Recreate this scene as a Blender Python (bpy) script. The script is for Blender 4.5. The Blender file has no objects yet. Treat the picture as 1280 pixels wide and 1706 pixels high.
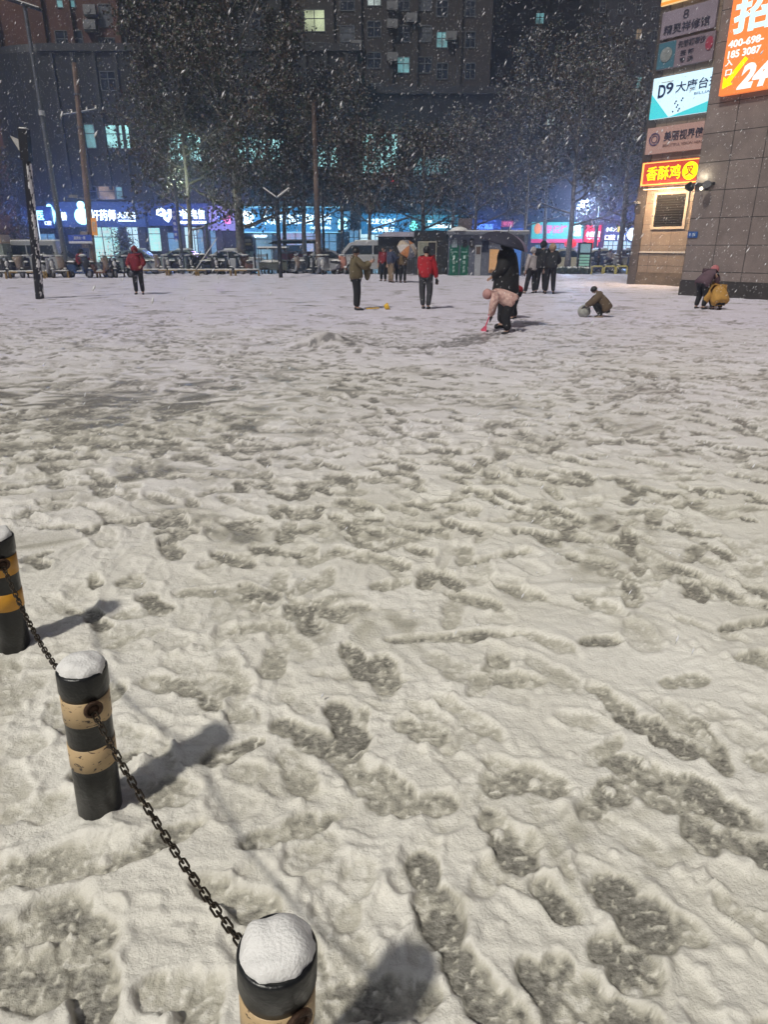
import bpy, math, random
import numpy as np
from mathutils import Matrix, Vector
R = math.radians
S = bpy.context.scene
C = S.collection

# ------------------------------------------------------------------ camera
CAM_H, FPX, PITCH = 1.65, 1130.0, R(21.45)
cam = bpy.data.cameras.new("camera")
cam.sensor_fit = 'VERTICAL'; cam.sensor_height = 24.0; cam.lens = FPX / 1706 * 24.0
cam.clip_start = 0.05; cam.clip_end = 2000
co = bpy.data.objects.new("camera", cam); C.objects.link(co)
co.location = (0, 0, CAM_H); co.rotation_euler = (math.pi / 2 - PITCH, 0, 0)
S.camera = co
# ------------------------------------------------------------------ night sky, flood light, exposure
w = bpy.data.worlds.new("World"); S.world = w; w.use_nodes = True
bg = w.node_tree.nodes["Background"]
bg.inputs[0].default_value = (0.56, 0.54, 1.0, 1); bg.inputs[1].default_value = 0.060
sun = bpy.data.lights.new("sun", 'SUN'); sun.energy = 4.0; sun.angle = R(3.2); sun.color = (1.0, 0.95, 0.85)
so = bpy.data.objects.new("sun", sun); C.objects.link(so)
so.rotation_euler = Vector((0.27, 0.36, -0.56)).to_track_quat('-Z', 'Y').to_euler()
so.location = (-8, -10, 18)
S.view_settings.view_transform = 'Standard'; S.view_settings.look = 'None'
S.view_settings.exposure = 0.0; S.view_settings.gamma = 1.0
cy = S.cycles
cy.use_denoising = True
cy.max_bounces = 5; cy.diffuse_bounces = 2; cy.glossy_bounces = 2; cy.volume_bounces = 0
cy.transparent_max_bounces = 6; cy.sample_clamp_indirect = 3.0; cy.caustics_reflective = False; cy.caustics_refractive = False

# ------------------------------------------------------------------ helpers
def ray(u, v):
    x, y = (u - 640) / FPX, (853 - v) / FPX
    return x, math.cos(PITCH) + y * math.sin(PITCH), -math.sin(PITCH) + y * math.cos(PITCH)
def at(u, v, Y):
    x, yd, z = ray(u, v); t = Y / yd
    return Vector((x * t, Y, CAM_H + z * t))
def g(u, v, z=0.03):
    x, yd, zz = ray(u, v); t = (z - CAM_H) / zz
    return Vector((x * t, yd * t, z))

def lin(r, gg, b):
    f = lambda c: (c / 255) / 12.92 if c / 255 <= .04045 else ((c / 255 + .055) / 1.055) ** 2.4
    return (f(r), f(gg), f(b))
MATS = {}
def mat(name, col, rough=.6, metal=0, emit=None, es=0, vary=.0, vscale=8, bump=0, bscale=40, col2=None, spec=.5):
    if name in MATS: return MATS[name]
    m = bpy.data.materials.new(name); m.use_nodes = True
    nt = m.node_tree; n = nt.nodes; b = n["Principled BSDF"]; MATS[name] = m
    b.inputs["Base Color"].default_value = (*col, 1); b.inputs["Roughness"].default_value = rough
    b.inputs["Metallic"].default_value = metal; b.inputs["Specular IOR Level"].default_value = spec
    if emit:
        b.inputs["Emission Color"].default_value = (*emit, 1); b.inputs["Emission Strength"].default_value = es
    if vary or bump:
        tc = n.new("ShaderNodeTexCoord")
    if vary:
        nz = n.new("ShaderNodeTexNoise"); nz.inputs["Scale"].default_value = vscale; nz.inputs["Detail"].default_value = 6
        nt.links.new(tc.outputs["Object"], nz.inputs["Vector"])
        cr = n.new("ShaderNodeValToRGB")
        cr.color_ramp.elements[0].position = .35; cr.color_ramp.elements[1].position = .68
        d = col2 or tuple(c * (1 - vary) for c in col)
        cr.color_ramp.elements[0].color = (*d, 1); cr.color_ramp.elements[1].color = (*col, 1)
        nt.links.new(nz.outputs["Fac"], cr.inputs[0]); nt.links.new(cr.outputs[0], b.inputs["Base Color"])
    if bump:
        n2 = n.new("ShaderNodeTexNoise"); n2.inputs["Scale"].default_value = bscale; n2.inputs["Detail"].default_value = 5
        bp = n.new("ShaderNodeBump"); bp.inputs["Strength"].default_value = bump; bp.inputs["Distance"].default_value = .02
        nt.links.new(tc.outputs["Object"], n2.inputs["Vector"]); nt.links.new(n2.outputs["Fac"], bp.inputs["Height"])
        nt.links.new(bp.outputs[0], b.inputs["Normal"])
    return m
def glow(name, col, s):
    return mat(name, tuple(min(1, c * .8) for c in col), .4, emit=col, es=s)

class MB:
    def __init__(s): s.v = []; s.f = []; s.m = []
    def add(s, vs, fs, mi=0):
        o = len(s.v); s.v += [tuple(p) for p in vs]; s.f += [tuple(i + o for i in f) for f in fs]; s.m += [mi] * len(fs); return s
    def box(s, c, d, mi=0, M=None, taper=1.0):
        x, y, z = d[0] / 2, d[1] / 2, d[2] / 2
        vs = [Vector((sx * x * (taper if sz > 0 else 1), sy * y * (taper if sz > 0 else 1), sz * z)) for sz in (-1, 1) for sx, sy in ((-1, -1), (1, -1), (1, 1), (-1, 1))]
        if M is not None: vs = [M @ p for p in vs]
        c = Vector(c); vs = [p + c for p in vs]
        return s.add(vs, [(3, 2, 1, 0), (4, 5, 6, 7), (0, 1, 5, 4), (1, 2, 6, 5), (2, 3, 7, 6), (3, 0, 4, 7)], mi)
    def bx(s, x0, x1, y0, y1, z0, z1, mi=0):
        return s.box(((x0 + x1) / 2, (y0 + y1) / 2, (z0 + z1) / 2), (abs(x1 - x0), abs(y1 - y0), abs(z1 - z0)), mi)
    def tube(s, pts, rs, n=8, mi=0, caps=True):
        pts = [Vector(p) for p in pts]
        if not hasattr(rs, '__len__'): rs = [rs] * len(pts)
        o = []; fs = []; up = None
        for i, p in enumerate(pts):
            d = (pts[min(i + 1, len(pts) - 1)] - pts[max(i - 1, 0)]).normalized()
            if up is None: up = Vector((0, 0, 1)) if abs(d.z) < .9 else Vector((1, 0, 0))
            a = d.cross(up)
            if a.length < 1e-4: a = d.cross(Vector((0, 1, 0)))
            a.normalize(); b = a.cross(d).normalized(); up = b
            for k in range(n):
                t = 2 * math.pi * k / n; o.append(p + (a * math.cos(t) + b * math.sin(t)) * rs[i])
        for i in range(len(pts) - 1):
            for k in range(n):
                fs.append((i * n + k, (i + 1) * n + k, (i + 1) * n + (k + 1) % n, i * n + (k + 1) % n))
        if caps:
            fs.append(tuple(range(n))); e = (len(pts) - 1) * n; fs.append(tuple(e + n - 1 - k for k in range(n)))
        return s.add(o, fs, mi)
    def lathe(s, prof, c=(0, 0, 0), n=24, mi=0, M=None, lump=0, seed=0):
        rr = random.Random(seed); vs = []; fs = []; c = Vector(c)
        for (r, z) in prof:
            for k in range(n):
                t = 2 * math.pi * k / n; q = r * (1 + lump * (rr.random() - .5))
                p = Vector((q * math.cos(t), q * math.sin(t), z + lump * .1 * r * (rr.random() - .5)))
                if M is not None: p = M @ p
                vs.append(p + c)
        for i in range(len(prof) - 1):
            for k in range(n):
                fs.append((i * n + k, i * n + (k + 1) % n, (i + 1) * n + (k + 1) % n, (i + 1) * n + k))
        fs.append(tuple(n - 1 - k for k in range(n))); e = (len(prof) - 1) * n; fs.append(tuple(e + k for k in range(n)))
        return s.add(vs, fs, mi)
    def ball(s, c, r, n=12, mi=0, sc=(1, 1, 1), lump=0, seed=0):
        prof = [(math.sin(math.pi * i / 8) * 1 + .001, -math.cos(math.pi * i / 8)) for i in range(9)]
        rr = random.Random(seed); vs = []; fs = []
        for (q, z) in prof:
            for k in range(n):
                t = 2 * math.pi * k / n; j = 1 + lump * (rr.random() - .5)
                vs.append((c[0] + q * math.cos(t) * r * sc[0] * j, c[1] + q * math.sin(t) * r * sc[1] * j, c[2] + z * r * sc[2] * j))
        for i in range(8):
            for k in range(n): fs.append((i * n + k, i * n + (k + 1) % n, (i + 1) * n + (k + 1) % n, (i + 1) * n + k))
        return s.add(vs, fs, mi)
    def prism(s, poly, y0, y1, mi=0, inset=0):      # polygon in (x,z), extruded in y
        n = len(poly); cx = sum(p[0] for p in poly) / n; cz = sum(p[1] for p in poly) / n
        sh = [((p[0] - cx) * (1 - inset) + cx, (p[1] - cz) * (1 - inset) + cz) for p in poly]
        e = .07 if inset else 0
        if inset: rings = [(y0, sh), (y0 + e, poly), (y1 - e, poly), (y1, sh)]
        else: rings = [(y0, poly), (y1, poly)]
        vs = [(p[0], y, p[1]) for y, q in rings for p in q]; fs = []
        for r in range(len(rings) - 1):
            for k in range(n): fs.append((r * n + k, (r + 1) * n + k, (r + 1) * n + (k + 1) % n, r * n + (k + 1) % n))
        fs.append(tuple(range(n))); fs.append(tuple((len(rings) - 1) * n + n - 1 - k for k in range(n)))
        return s.add(vs, fs, mi)
    def build(s, name, mats, parent=None, loc=None, smooth=False, rotz=0):
        me = bpy.data.meshes.new(name); me.from_pydata(s.v, [], s.f)
        if not isinstance(mats, (list, tuple)): mats = [mats]
        for m in mats: me.materials.append(m)
        if len(mats) > 1: me.polygons.foreach_set("material_index", s.m)
        if smooth: me.polygons.foreach_set("use_smooth", [True] * len(me.polygons))
        me.update(); o = bpy.data.objects.new(name, me); C.objects.link(o)
        if parent: o.parent = parent
        if loc: o.location = loc
        if rotz: o.rotation_euler[2] = rotz
        return o
def tag(o, label=None, cat=None, group=None, kind=None):
    if label: o["label"] = label
    if cat: o["category"] = cat
    if group: o["group"] = group
    if kind: o["kind"] = kind
    return o
def thing(name, label, cat, loc=(0, 0, 0), rotz=0, group=None):
    o = bpy.data.objects.new(name, None); C.objects.link(o); o.empty_display_size = .2
    o.location = loc; o.rotation_euler = (0, 0, rotz); return tag(o, label, cat, group)
def copy_tree(o, parent=None):
    c = o.copy(); C.objects.link(c)
    if parent: c.parent = parent
    for ch in [x for x in o.children]: copy_tree(ch, c)
    return c
def dup(o, label, loc, rotz=0, sc=None):
    c = copy_tree(o); c["label"] = label; c.location = loc; c.rotation_euler = (0, 0, rotz)
    if sc: c.scale = (sc, sc, sc) if not hasattr(sc, '__len__') else sc
    return c
def txt(s, m, parent, cx, cz, wd, ht, y=-.06, depth=.02, bold=.02, name='lettering', shear=0, keep=False):
    cu = bpy.data.curves.new("t", 'FONT'); cu.body = s; cu.size = 1; cu.offset = bold; cu.extrude = .01; cu.resolution_u = 3; cu.shear = shear
    o = bpy.data.objects.new("t", cu); C.objects.link(o)
    dg = bpy.context.evaluated_depsgraph_get(); me = bpy.data.meshes.new_from_object(o.evaluated_get(dg)); bpy.data.objects.remove(o)
    n = len(me.vertices); a = np.zeros(n * 3, 'f'); me.vertices.foreach_get("co", a); a = a.reshape(-1, 3)
    if n:
        lo, hi = a.min(0), a.max(0); sx = wd / (hi[0] - lo[0]); sz = ht / (hi[1] - lo[1])
        if keep: sx = sz = min(sx, sz)
        x = (a[:, 0] - (lo[0] + hi[0]) / 2) * sx + cx; z = (a[:, 1] - (lo[1] + hi[1]) / 2) * sz + cz
        yy = y - (a[:, 2] - lo[2]) / .02 * depth
        me.vertices.foreach_set("co", np.stack([x, yy, z], 1).astype('f').ravel())
    me.materials.clear(); me.materials.append(m); me.update()
    ob = bpy.data.objects.new(name, me); C.objects.link(ob); ob.parent = parent
    return ob

# ------------------------------------------------------------------ noise
def _h(ix, iy, seed):
    h = (ix.astype(np.int64) * 374761393 + iy.astype(np.int64) * 668265263 + seed * 1442695041) & 0xffffffff
    h = ((h ^ (h >> 13)) * 1274126177) & 0xffffffff; h = h ^ (h >> 16)
    return (h & 0xffff) / 65535.0
def vn(x, y, seed=0):
    ix, iy = np.floor(x), np.floor(y); fx, fy = x - ix, y - iy
    def gr(i, j):
        a = _h(ix + i, iy + j, seed) * 6.2832; return np.cos(a) * (fx - i) + np.sin(a) * (fy - j)
    sx, sy = fx ** 3 * (fx * (fx * 6 - 15) + 10), fy ** 3 * (fy * (fy * 6 - 15) + 10)
    a = gr(0, 0) * (1 - sx) + gr(1, 0) * sx; b = gr(0, 1) * (1 - sx) + gr(1, 1) * sx
    return (a * (1 - sy) + b * sy) * 1.5
# ------------------------------------------------------------------ the trampled snow of the plaza (one sheet, finer near the bollards)
def snow_material():
    m = bpy.data.materials.new("trampled_snow"); m.use_nodes = True; nt = m.node_tree; n = nt.nodes; L = nt.links.new
    b = n["Principled BSDF"]; geo = n.new("ShaderNodeNewGeometry")
    at_ = n.new("ShaderNodeAttribute"); at_.attribute_name = "slush"
    def noise(sc, det, vec=None, ro=.6):
        z = n.new("ShaderNodeTexNoise"); z.inputs["Scale"].default_value = sc; z.inputs["Detail"].default_value = det; z.inputs["Roughness"].default_value = ro
        L(vec or geo.outputs["Position"], z.inputs["Vector"]); return z.outputs["Fac"]
    def math_(op, a, c, clamp=False):
        q = n.new("ShaderNodeMath"); q.operation = op; q.use_clamp = clamp
        for i, t in enumerate((a, c)):
            if isinstance(t, (int, float)): q.inputs[i].default_value = t
            else: L(t, q.inputs[i])
        return q.outputs[0]
    fine = noise(55, 6, ro=.7)
    pert = math_('MULTIPLY', math_('SUBTRACT', fine, .5), .9)
    s = math_('ADD', at_.outputs["Fac"], math_('MULTIPLY', pert, math_('ADD', at_.outputs["Fac"], .12)), True)
    # stretched, scraped crystal streaks inside the slush
    mp = n.new("ShaderNodeMapping"); mp.inputs["Scale"].default_value = (34, 62, 30); mp.inputs["Rotation"].default_value = (0, 0, .35); L(geo.outputs["Position"], mp.inputs["Vector"])
    st = noise(1.6, 5, mp.outputs["Vector"])
    sl = n.new("ShaderNodeValToRGB"); L(st, sl.inputs[0])
    e = sl.color_ramp.elements; e[0].position = .30; e[0].color = (.10, .096, .087, 1); e[1].position = .72; e[1].color = (.38, .37, .345, 1)
    big = noise(1.3, 4)
    sn = n.new("ShaderNodeValToRGB"); L(big, sn.inputs[0])
    e = sn.color_ramp.elements; e[0].position = .3; e[0].color = (.68, .665, .63, 1); e[1].position = .7; e[1].color = (.80, .79, .775, 1)
    mid = n.new("ShaderNodeMix"); mid.data_type = 'RGBA'; L(sn.outputs[0], mid.inputs[6]); mid.inputs[7].default_value = (.50, .485, .435, 1)
    r1 = n.new("ShaderNodeMapRange"); r1.inputs[1].default_value = .08; r1.inputs[2].default_value = .42; L(s, r1.inputs[0]); L(r1.outputs[0], mid.inputs[0])
    fin = n.new("ShaderNodeMix"); fin.data_type = 'RGBA'; L(mid.outputs[2], fin.inputs[6]); L(sl.outputs[0], fin.inputs[7])
    r2 = n.new("ShaderNodeMapRange"); r2.inputs[1].default_value = .40; r2.inputs[2].default_value = .85; L(s, r2.inputs[0]); L(r2.outputs[0], fin.inputs[0])
    # light put into the colour: hazy lilac tint far off, warm lamp tint near
    at2 = n.new("ShaderNodeAttribute"); at2.attribute_name = "light_tint"
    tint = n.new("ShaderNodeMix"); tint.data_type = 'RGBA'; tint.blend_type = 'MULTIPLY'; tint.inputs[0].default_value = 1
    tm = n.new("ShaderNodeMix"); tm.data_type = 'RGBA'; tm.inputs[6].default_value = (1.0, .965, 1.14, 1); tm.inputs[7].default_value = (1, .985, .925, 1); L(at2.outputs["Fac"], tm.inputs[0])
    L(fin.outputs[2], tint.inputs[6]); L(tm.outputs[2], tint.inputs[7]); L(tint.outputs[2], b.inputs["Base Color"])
    rr = n.new("ShaderNodeMapRange"); rr.inputs[3].default_value = .52; rr.inputs[4].default_value = .30; L(s, rr.inputs[0]); L(rr.outputs[0], b.inputs["Roughness"])
    b.inputs["Specular IOR Level"].default_value = .35
    vo = n.new("ShaderNodeTexVoronoi"); vo.inputs["Scale"].default_value = 85; L(geo.outputs["Position"], vo.inputs["Vector"])
    h = math_('ADD', math_('MULTIPLY', noise(180, 4), .0040), math_('MULTIPLY', noise(30, 6, ro=.7), .014))
    h = math_('ADD', h, math_('MULTIPLY', vo.outputs["Distance"], .0025))
    bp = n.new("ShaderNodeBump"); bp.inputs["Strength"].default_value = .6; bp.inputs["Distance"].default_value = 1.0
    L(h, bp.inputs["Height"]); L(bp.outputs[0], b.inputs["Normal"])
    return m
SNOW_M = snow_material()
def halfw(y): return 1.25 * np.maximum(y, 0) + 1.6
ys = [-1.2]
while ys[-1] < 43.2:
    y = max(ys[-1], .45); ys.append(ys[-1] + max(.0052 * y, .0034) + .0008 * max(0, y - 6))
ys = np.array(ys); NR = len(ys); NCOL = 860
us = np.linspace(-1, 1, NCOL)
X = us[None, :] * halfw(ys)[:, None]; Y = np.repeat(ys[:, None], NCOL, 1)
sp = (2 * halfw(ys) / NCOL)[:, None]                      # local spacing: fine noise fades where it cannot be resolved
fade = lambda wl: np.clip(wl / (sp * 2.2) - .6, 0, 1)
rng = np.random.RandomState(5)
wx, wy = X + .25 * vn(X * 2, Y * 2, 1), Y + .25 * vn(X * 2, Y * 2, 2)
dx_, dy_ = wx * .78 - wy * .62, wx * .62 + wy * .78       # the trodden ridges run mostly along one diagonal
hb = .036 + .016 * vn(X * .6, Y * .6, 3) + .011 * vn(dx_ * 2.4, dy_ * 3.0, 4) + .007 * vn(dx_ * 5.5, dy_ * 6.5, 5) * fade(.16)
lump = vn(wx * 12, wy * 14, 6); hb += (.0085 * np.abs(lump) - .002) * fade(.07) + .010 * np.clip(vn(wx * 8.5, wy * 8.5, 17), 0, 1) * fade(.1)
blob = np.clip(vn(X * 21, Y * 21, 9) - .12, 0, 1); hb += .020 * blob * np.clip(vn(X * 2.2, Y * 2.2, 10) * 2 + .25, 0, 1.2) * fade(.04)
hb += .0032 * vn(X * 31, Y * 33, 7) * fade(.03) + .0014 * vn(X * 75, Y * 75, 8) * fade(.014)
hb += np.clip(Y - 6, 0, 14) / 14 * (.012 * np.abs(vn(wx * 1.7, wy * 3.1, 13)) + .014 * vn(wx * 3.3, wy * 5.3, 14))
# wet, walked-out ground at the left and along the worn lines
wet = np.exp(-((X + 3.6) / 2.6) ** 2 - ((Y - 7.6) / 2.6) ** 2) * 1.0 + .55 * np.exp(-((X - .62) / .42) ** 2 - ((Y - 1.25) / .35) ** 2)
hb -= .014 * wet
lowf = np.clip((.0205 - hb + .010 * vn(wx * 4, wy * 5, 11)) / .018, 0, 1)
sl = lowf * (.42 + .45 * np.clip(wet, 0, 1)) * (1 + .6 * vn(X * 1.5, Y * 1.5, 12))
sl = sl + 1.1 * np.clip(np.exp(-((X + 3.4) / 2.6) ** 2 - ((Y - 7.0) / 2.4) ** 2), 0, 1) * np.clip(vn(wx * 2.6, wy * 5.2, 18) + .22, 0, 1) * 1.5
sl = sl + .72 * np.clip(vn(wx * 1.1, wy * 1.7, 15) * 1.6 - .25, 0, 1) * (.4 + 1.2 * np.clip(vn(wx * 7, wy * 9, 16) + .3, 0, 1)) * np.clip(Y / 3, .25, 1)
hb = np.where(hb < .02, .02 - (.02 - hb) * .45, hb)
mtop = hb.copy()
def stamp(x, y, ang, ln, wd, strength, floor=.011, rim=.0055):
    r = ln * .95
    i0, i1 = np.searchsorted(ys, (y - r, y + r))
    if i1 - i0 < 2: return
    hw = halfw(y); j0 = int((((x - r) / hw) + 1) / 2 * (NCOL - 1)) - 3; j1 = int((((x + r) / hw) + 1) / 2 * (NCOL - 1)) + 4
    j0, j1 = max(0, j0), min(NCOL, j1)
    if j1 - j0 < 2: return
    xs, yy = X[i0:i1, j0:j1] - x, Y[i0:i1, j0:j1] - y
    c, s_ = math.cos(ang), math.sin(ang)
    a = xs * c + yy * s_; b = -xs * s_ + yy * c
    ed = .13 * vn(X[i0:i1, j0:j1] * 26, Y[i0:i1, j0:j1] * 26, 21) + .17 * vn(X[i0:i1, j0:j1] * 9, Y[i0:i1, j0:j1] * 9, 22)
    d1 = np.sqrt(((a - ln * .14) / (ln * .36)) ** 2 + (b / (wd * .56)) ** 2)
    d2 = np.sqrt(((a + ln * .27) / (ln * .25)) ** 2 + (b / (wd * .44)) ** 2)
    d = np.minimum(d1, d2) + ed
    m = np.clip((1.12 - d) / .30, 0, 1); m = m * m * (3 - 2 * m)
    ring = np.exp(-((d - 1.28) / .17) ** 2)
    f = floor + .0025 * vn(X[i0:i1, j0:j1] * 60, Y[i0:i1, j0:j1] * 60, 23)
    if strength > .3: f = f + .0016 * np.sin(a * (2 * math.pi / .024)) * (np.abs(b) < wd * .4)
    k = m * min(1, .30 + strength * .65)
    hb[i0:i1, j0:j1] = hb[i0:i1, j0:j1] * (1 - k) + f * k + rim * ring * (1 - m) * (.6 + .8 * np.clip(vn(X[i0:i1, j0:j1] * 14, Y[i0:i1, j0:j1] * 14, 24), -.5, .8))
    tex = np.clip(.95 + .75 * vn(X[i0:i1, j0:j1] * 8, Y[i0:i1, j0:j1] * 8, 25) + .5 * vn(X[i0:i1, j0:j1] * 33, Y[i0:i1, j0:j1] * 33, 26), .25, 1.25)
    halo = np.clip((1.95 - d) / .9, 0, 1) ** 2 * .30 * (.3 + np.clip(vn(X[i0:i1, j0:j1] * 5, Y[i0:i1, j0:j1] * 5, 27) * 1.6, 0, 1))
    crumb = np.clip(vn(X[i0:i1, j0:j1] * 48, Y[i0:i1, j0:j1] * 48, 28) - .28, 0, 1) * m; hb[i0:i1, j0:j1] += crumb * .011
    q = sl[i0:i1, j0:j1]; sl[i0:i1, j0:j1] = np.maximum(q * (1 - .3 * ring), np.maximum(m * strength * tex, halo * strength)) * (1 - .75 * np.clip(crumb * 4, 0, 1))
# older, half filled prints churned over one another
for k in range(620):
    y0 = .6 + rng.rand() ** .8 * 6.5; x0 = rng.uniform(-1, 1) * (.8 * y0 + .7); a0 = rng.choice([rng.normal(-.8, .3), rng.normal(.4, .5)], p=[.65, .35])
    stamp(x0, y0, a0, rng.uniform(.16, .34), rng.uniform(.07, .14), rng.uniform(.12, .36), floor=rng.uniform(.014, .024), rim=rng.uniform(.006, .014))
# walkers' tracks
for k in range(520):
    y0 = .3 + rng.rand() ** .62 * 15.5; hwid = .85 * y0 + 1
    x0 = rng.uniform(-hwid, hwid)
    ang = rng.choice([rng.normal(-.75, .35), rng.normal(.3, .5), rng.uniform(0, 6.28)], p=[.5, .25, .25])
    if rng.rand() < .5: ang += math.pi
    step = rng.uniform(.30, .42); big = rng.uniform(.24, .31) * (.75 if rng.rand() < .25 else 1)
    stg = rng.uniform(.25, .75) + (.35 if rng.rand() < .38 else 0)
    for j in range(rng.randint(5, 16)):
        ang += rng.normal(0, .07); x0 += math.cos(ang) * step; y0 += math.sin(ang) * step
        if y0 < -.5 or y0 > 17: break
        if y0 < 2.8 and rng.rand() < .62: continue
        side = .075 * (1 if j % 2 else -1)
        stamp(x0 - math.sin(ang) * side, y0 + math.cos(ang) * side, ang + rng.normal(0, .12), big * rng.uniform(.85, 1.12), big * .37, np.clip(stg + rng.normal(0, .18), .1, 1))
for k in range(1900):                                     # loose prints and scuffs
    y0 = rng.uniform(0, 1) ** .6 * 22 + .5; x0 = rng.uniform(-1, 1) * (.7 * y0 + .8)
    stamp(x0, y0, rng.normal(-.4, .8), rng.uniform(.12, .42), rng.uniform(.06, .14), rng.uniform(.05, .7) + (.4 if rng.rand() < .28 else 0), floor=.010, rim=rng.uniform(.003, .012))
# the prints that stand out in the picture
for (u, v, a, ln, wd, st) in [(845, 1400, -1.15, .30, .125, .8), (925, 1500, -1.0, .20, .09, .85), (1060, 1520, -1.05, .30, .17, 1), (1040, 1600, -.8, .2, .13, .95), (1130, 1540, -.8, .19, .09, .7),
        (960, 1640, -.9, .2, .1, .9), (1060, 1700, -.5, .16, .1, .9), (480, 1385, .45, .34, .10, .65), (600, 1290, -.95, .5, .13, .6), (590, 1480, 1.3, .28, .11, .3),
        (400, 1500, -.35, .32, .10, .7), (640, 1120, -1.5, .33, .14, .65), (700, 1215, -.5, .25, .12, .6), (830, 1098, 0, .11, .11, .8), (850, 1130, -.4, .16, .12, .6), (1130, 1238, -.6, .22, .13, 1),
        (1070, 1204, -.4, .22, .11, 1), (1020, 1165, -1.1, .28, .11, .65), (1100, 1290, -.5, .45, .13, .8), (1200, 1345, -.6, .3, .12, .8), (1262, 1410, -.5, .22, .14, .95), (880, 1290, -.5, .35, .12, .6),
        (320, 1140, -.1, .5, .15, .55), (60, 1545, .6, .32, .15, .7), (40, 1635, 0, .30, .18, .7), (290, 1655, 0, .2, .12, .4), (640, 1660, 0, .3, .13, .75), (60, 1350, .3, .35, .12, .35), (1000, 1010, -.8, .32, .12, .55),
        (1205, 985, -1.3, .35, .13, .7), (760, 1060, .1, .7, .09, .75), (900, 870, -.5, .5, .14, .6), (945, 872, -.5, .25, .12, .9), (768, 846, -.3, .3, .09, 1), (830, 828, -.5, .3, .07, .8),
        (340, 985, .1, .35, .12, .5), (640, 935, -.6, .4, .12, .6), (790, 1000, -.6, .38, .12, .6), (380, 645, 0, .45, .3, 1), (320, 678, .2, .35, .16, .7), (275, 738, .1, .3, .2, .8), (125, 762, 0, .4, .2, 1),
        (220, 738, .4, .4, .16, .9), (520, 705, -.4, .32, .17, .95), (505, 740, .3, .3, .16, .8), (318, 762, -.2, .3, .2, .9), (420, 748, .15, .9, .12, .8), (580, 820, 0, .3, .15, .6), (1050, 1390, -.8, .3, .1, .3),
        (270, 543, 0, .8, .35, 1), (240, 517, 0, .8, .2, .8), (10, 604, 0, .6, .35, .6), (640, 800, 0, .3, .14, .6), (120, 690, .1, 1.4, .4, .6), (60, 740, .2, 1.2, .3, .6), (190, 650, .2, 1.0, .35, .5), (700, 880, -.6, .5, .14, .5), (640, 655, 0, .9, .14, .7), (990, 655, 0, .3, .2, .6)]:
    p = g(u, v); stamp(p.x, p.y, a, ln * (.86 if v > 820 else 1), wd * (.86 if v > 820 else 1), st, floor=.008)
# raked-up heaps and the scraped lane by the child
def heap(u, v, r1, r2, h):
    p = g(u, v); d = ((X - p.x) / r1) ** 2 + ((Y - p.y) / r2) ** 2
    global hb; hb = hb + np.exp(-d * 2) * (h + .05 * h * vn(X * 9, Y * 9, 31) + .35 * h * np.abs(vn(X * 3.5, Y * 3.5, 32)))
heap(540, 574, .75, .5, .20); p_ = g(540, 574); sl += .30 * np.exp(-((X - p_.x) / .8) ** 2 - ((Y - p_.y) / .5) ** 2); heap(600, 584, .6, .5, .05); heap(950, 560, 1.0, .6, .03)
for t in np.linspace(0, 1, 8):
    stamp(*(g(690 + 120 * t, 578 - 22 * t + 8 * math.sin(t * 3))[:2]), .35, 1.0, .5, .85, floor=.012, rim=.015)
# snow heaped along the foot of the railings
edge = np.exp(-((Y - 40.9) / .7) ** 2); hb += edge * (.05 + .10 * np.abs(vn(X * 1.3, Y * 1.3, 41)) + .05 * np.abs(vn(X * 4, Y * 4, 42)))
# snow drawn up around the bollards
BOL = [(-1.615, 2.54), (-.878, 1.615), (-.207, .794), (.52, .0)]
for bx_, by_ in BOL:
    d = np.sqrt((X - bx_) ** 2 + (Y - by_) ** 2); hb += .012 * np.exp(-((d - .08) / .05) ** 2); sl *= 1 - np.exp(-(d / .12) ** 2)
# small kicked-up crumbs
for k in range(3200):
    y0 = .5 + rng.rand() ** 1.6 * 5.5; x0 = rng.uniform(-1, 1) * (.75 * y0 + .7); r = rng.uniform(.0035, .011) * (2.0 if rng.rand() < .05 else 1)
    i0, i1 = np.searchsorted(ys, (y0 - r, y0 + r)); hw = halfw(y0)
    j0 = int((((x0 - r) / hw) + 1) / 2 * (NCOL - 1)); j1 = int((((x0 + r) / hw) + 1) / 2 * (NCOL - 1)) + 2
    if i1 > i0 and j1 > j0 >= 0 and sp[i0, 0] < r * .6:
        d2 = ((X[i0:i1, j0:j1] - x0) ** 2 + (Y[i0:i1, j0:j1] - y0) ** 2) / (r * r)
        k_ = np.sqrt(np.clip(1 - d2, 0, 1)); hb[i0:i1, j0:j1] += r * .9 * k_; sl[i0:i1, j0:j1] *= 1 - .8 * (k_ > 0)
hb = np.maximum(hb * np.clip(.86 + Y / 40, .86, 1), .001)
me = bpy.data.meshes.new("plaza_snow")
V = np.stack([X, Y, hb], 2).reshape(-1, 3).astype('f')
idx = np.arange(NR * NCOL).reshape(NR, NCOL)
F = np.stack([idx[:-1, :-1], idx[:-1, 1:], idx[1:, 1:], idx[1:, :-1]], 2).reshape(-1, 4).astype('i')
me.vertices.add(len(V)); me.vertices.foreach_set("co", V.ravel())
me.loops.add(F.size); me.loops.foreach_set("vertex_index", F.ravel())
me.polygons.add(len(F)); me.polygons.foreach_set("loop_start", np.arange(0, F.size, 4, dtype='i')); me.polygons.foreach_set("loop_total", np.full(len(F), 4, 'i'))
me.polygons.foreach_set("use_smooth", np.ones(len(F), bool)); me.update()
a_ = me.attributes.new("slush", 'FLOAT', 'POINT'); a_.data.foreach_set("value", np.clip(sl, 0, 1).ravel().astype('f'))
light_tint = np.clip(1.25 - Y / 13 + .2 * vn(X * .4, Y * .4, 50), 0, 1)  # weight of the painted light tint, fading with distance
a_ = me.attributes.new("light_tint", 'FLOAT', 'POINT'); a_.data.foreach_set("value", light_tint.ravel().astype('f'))
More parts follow.
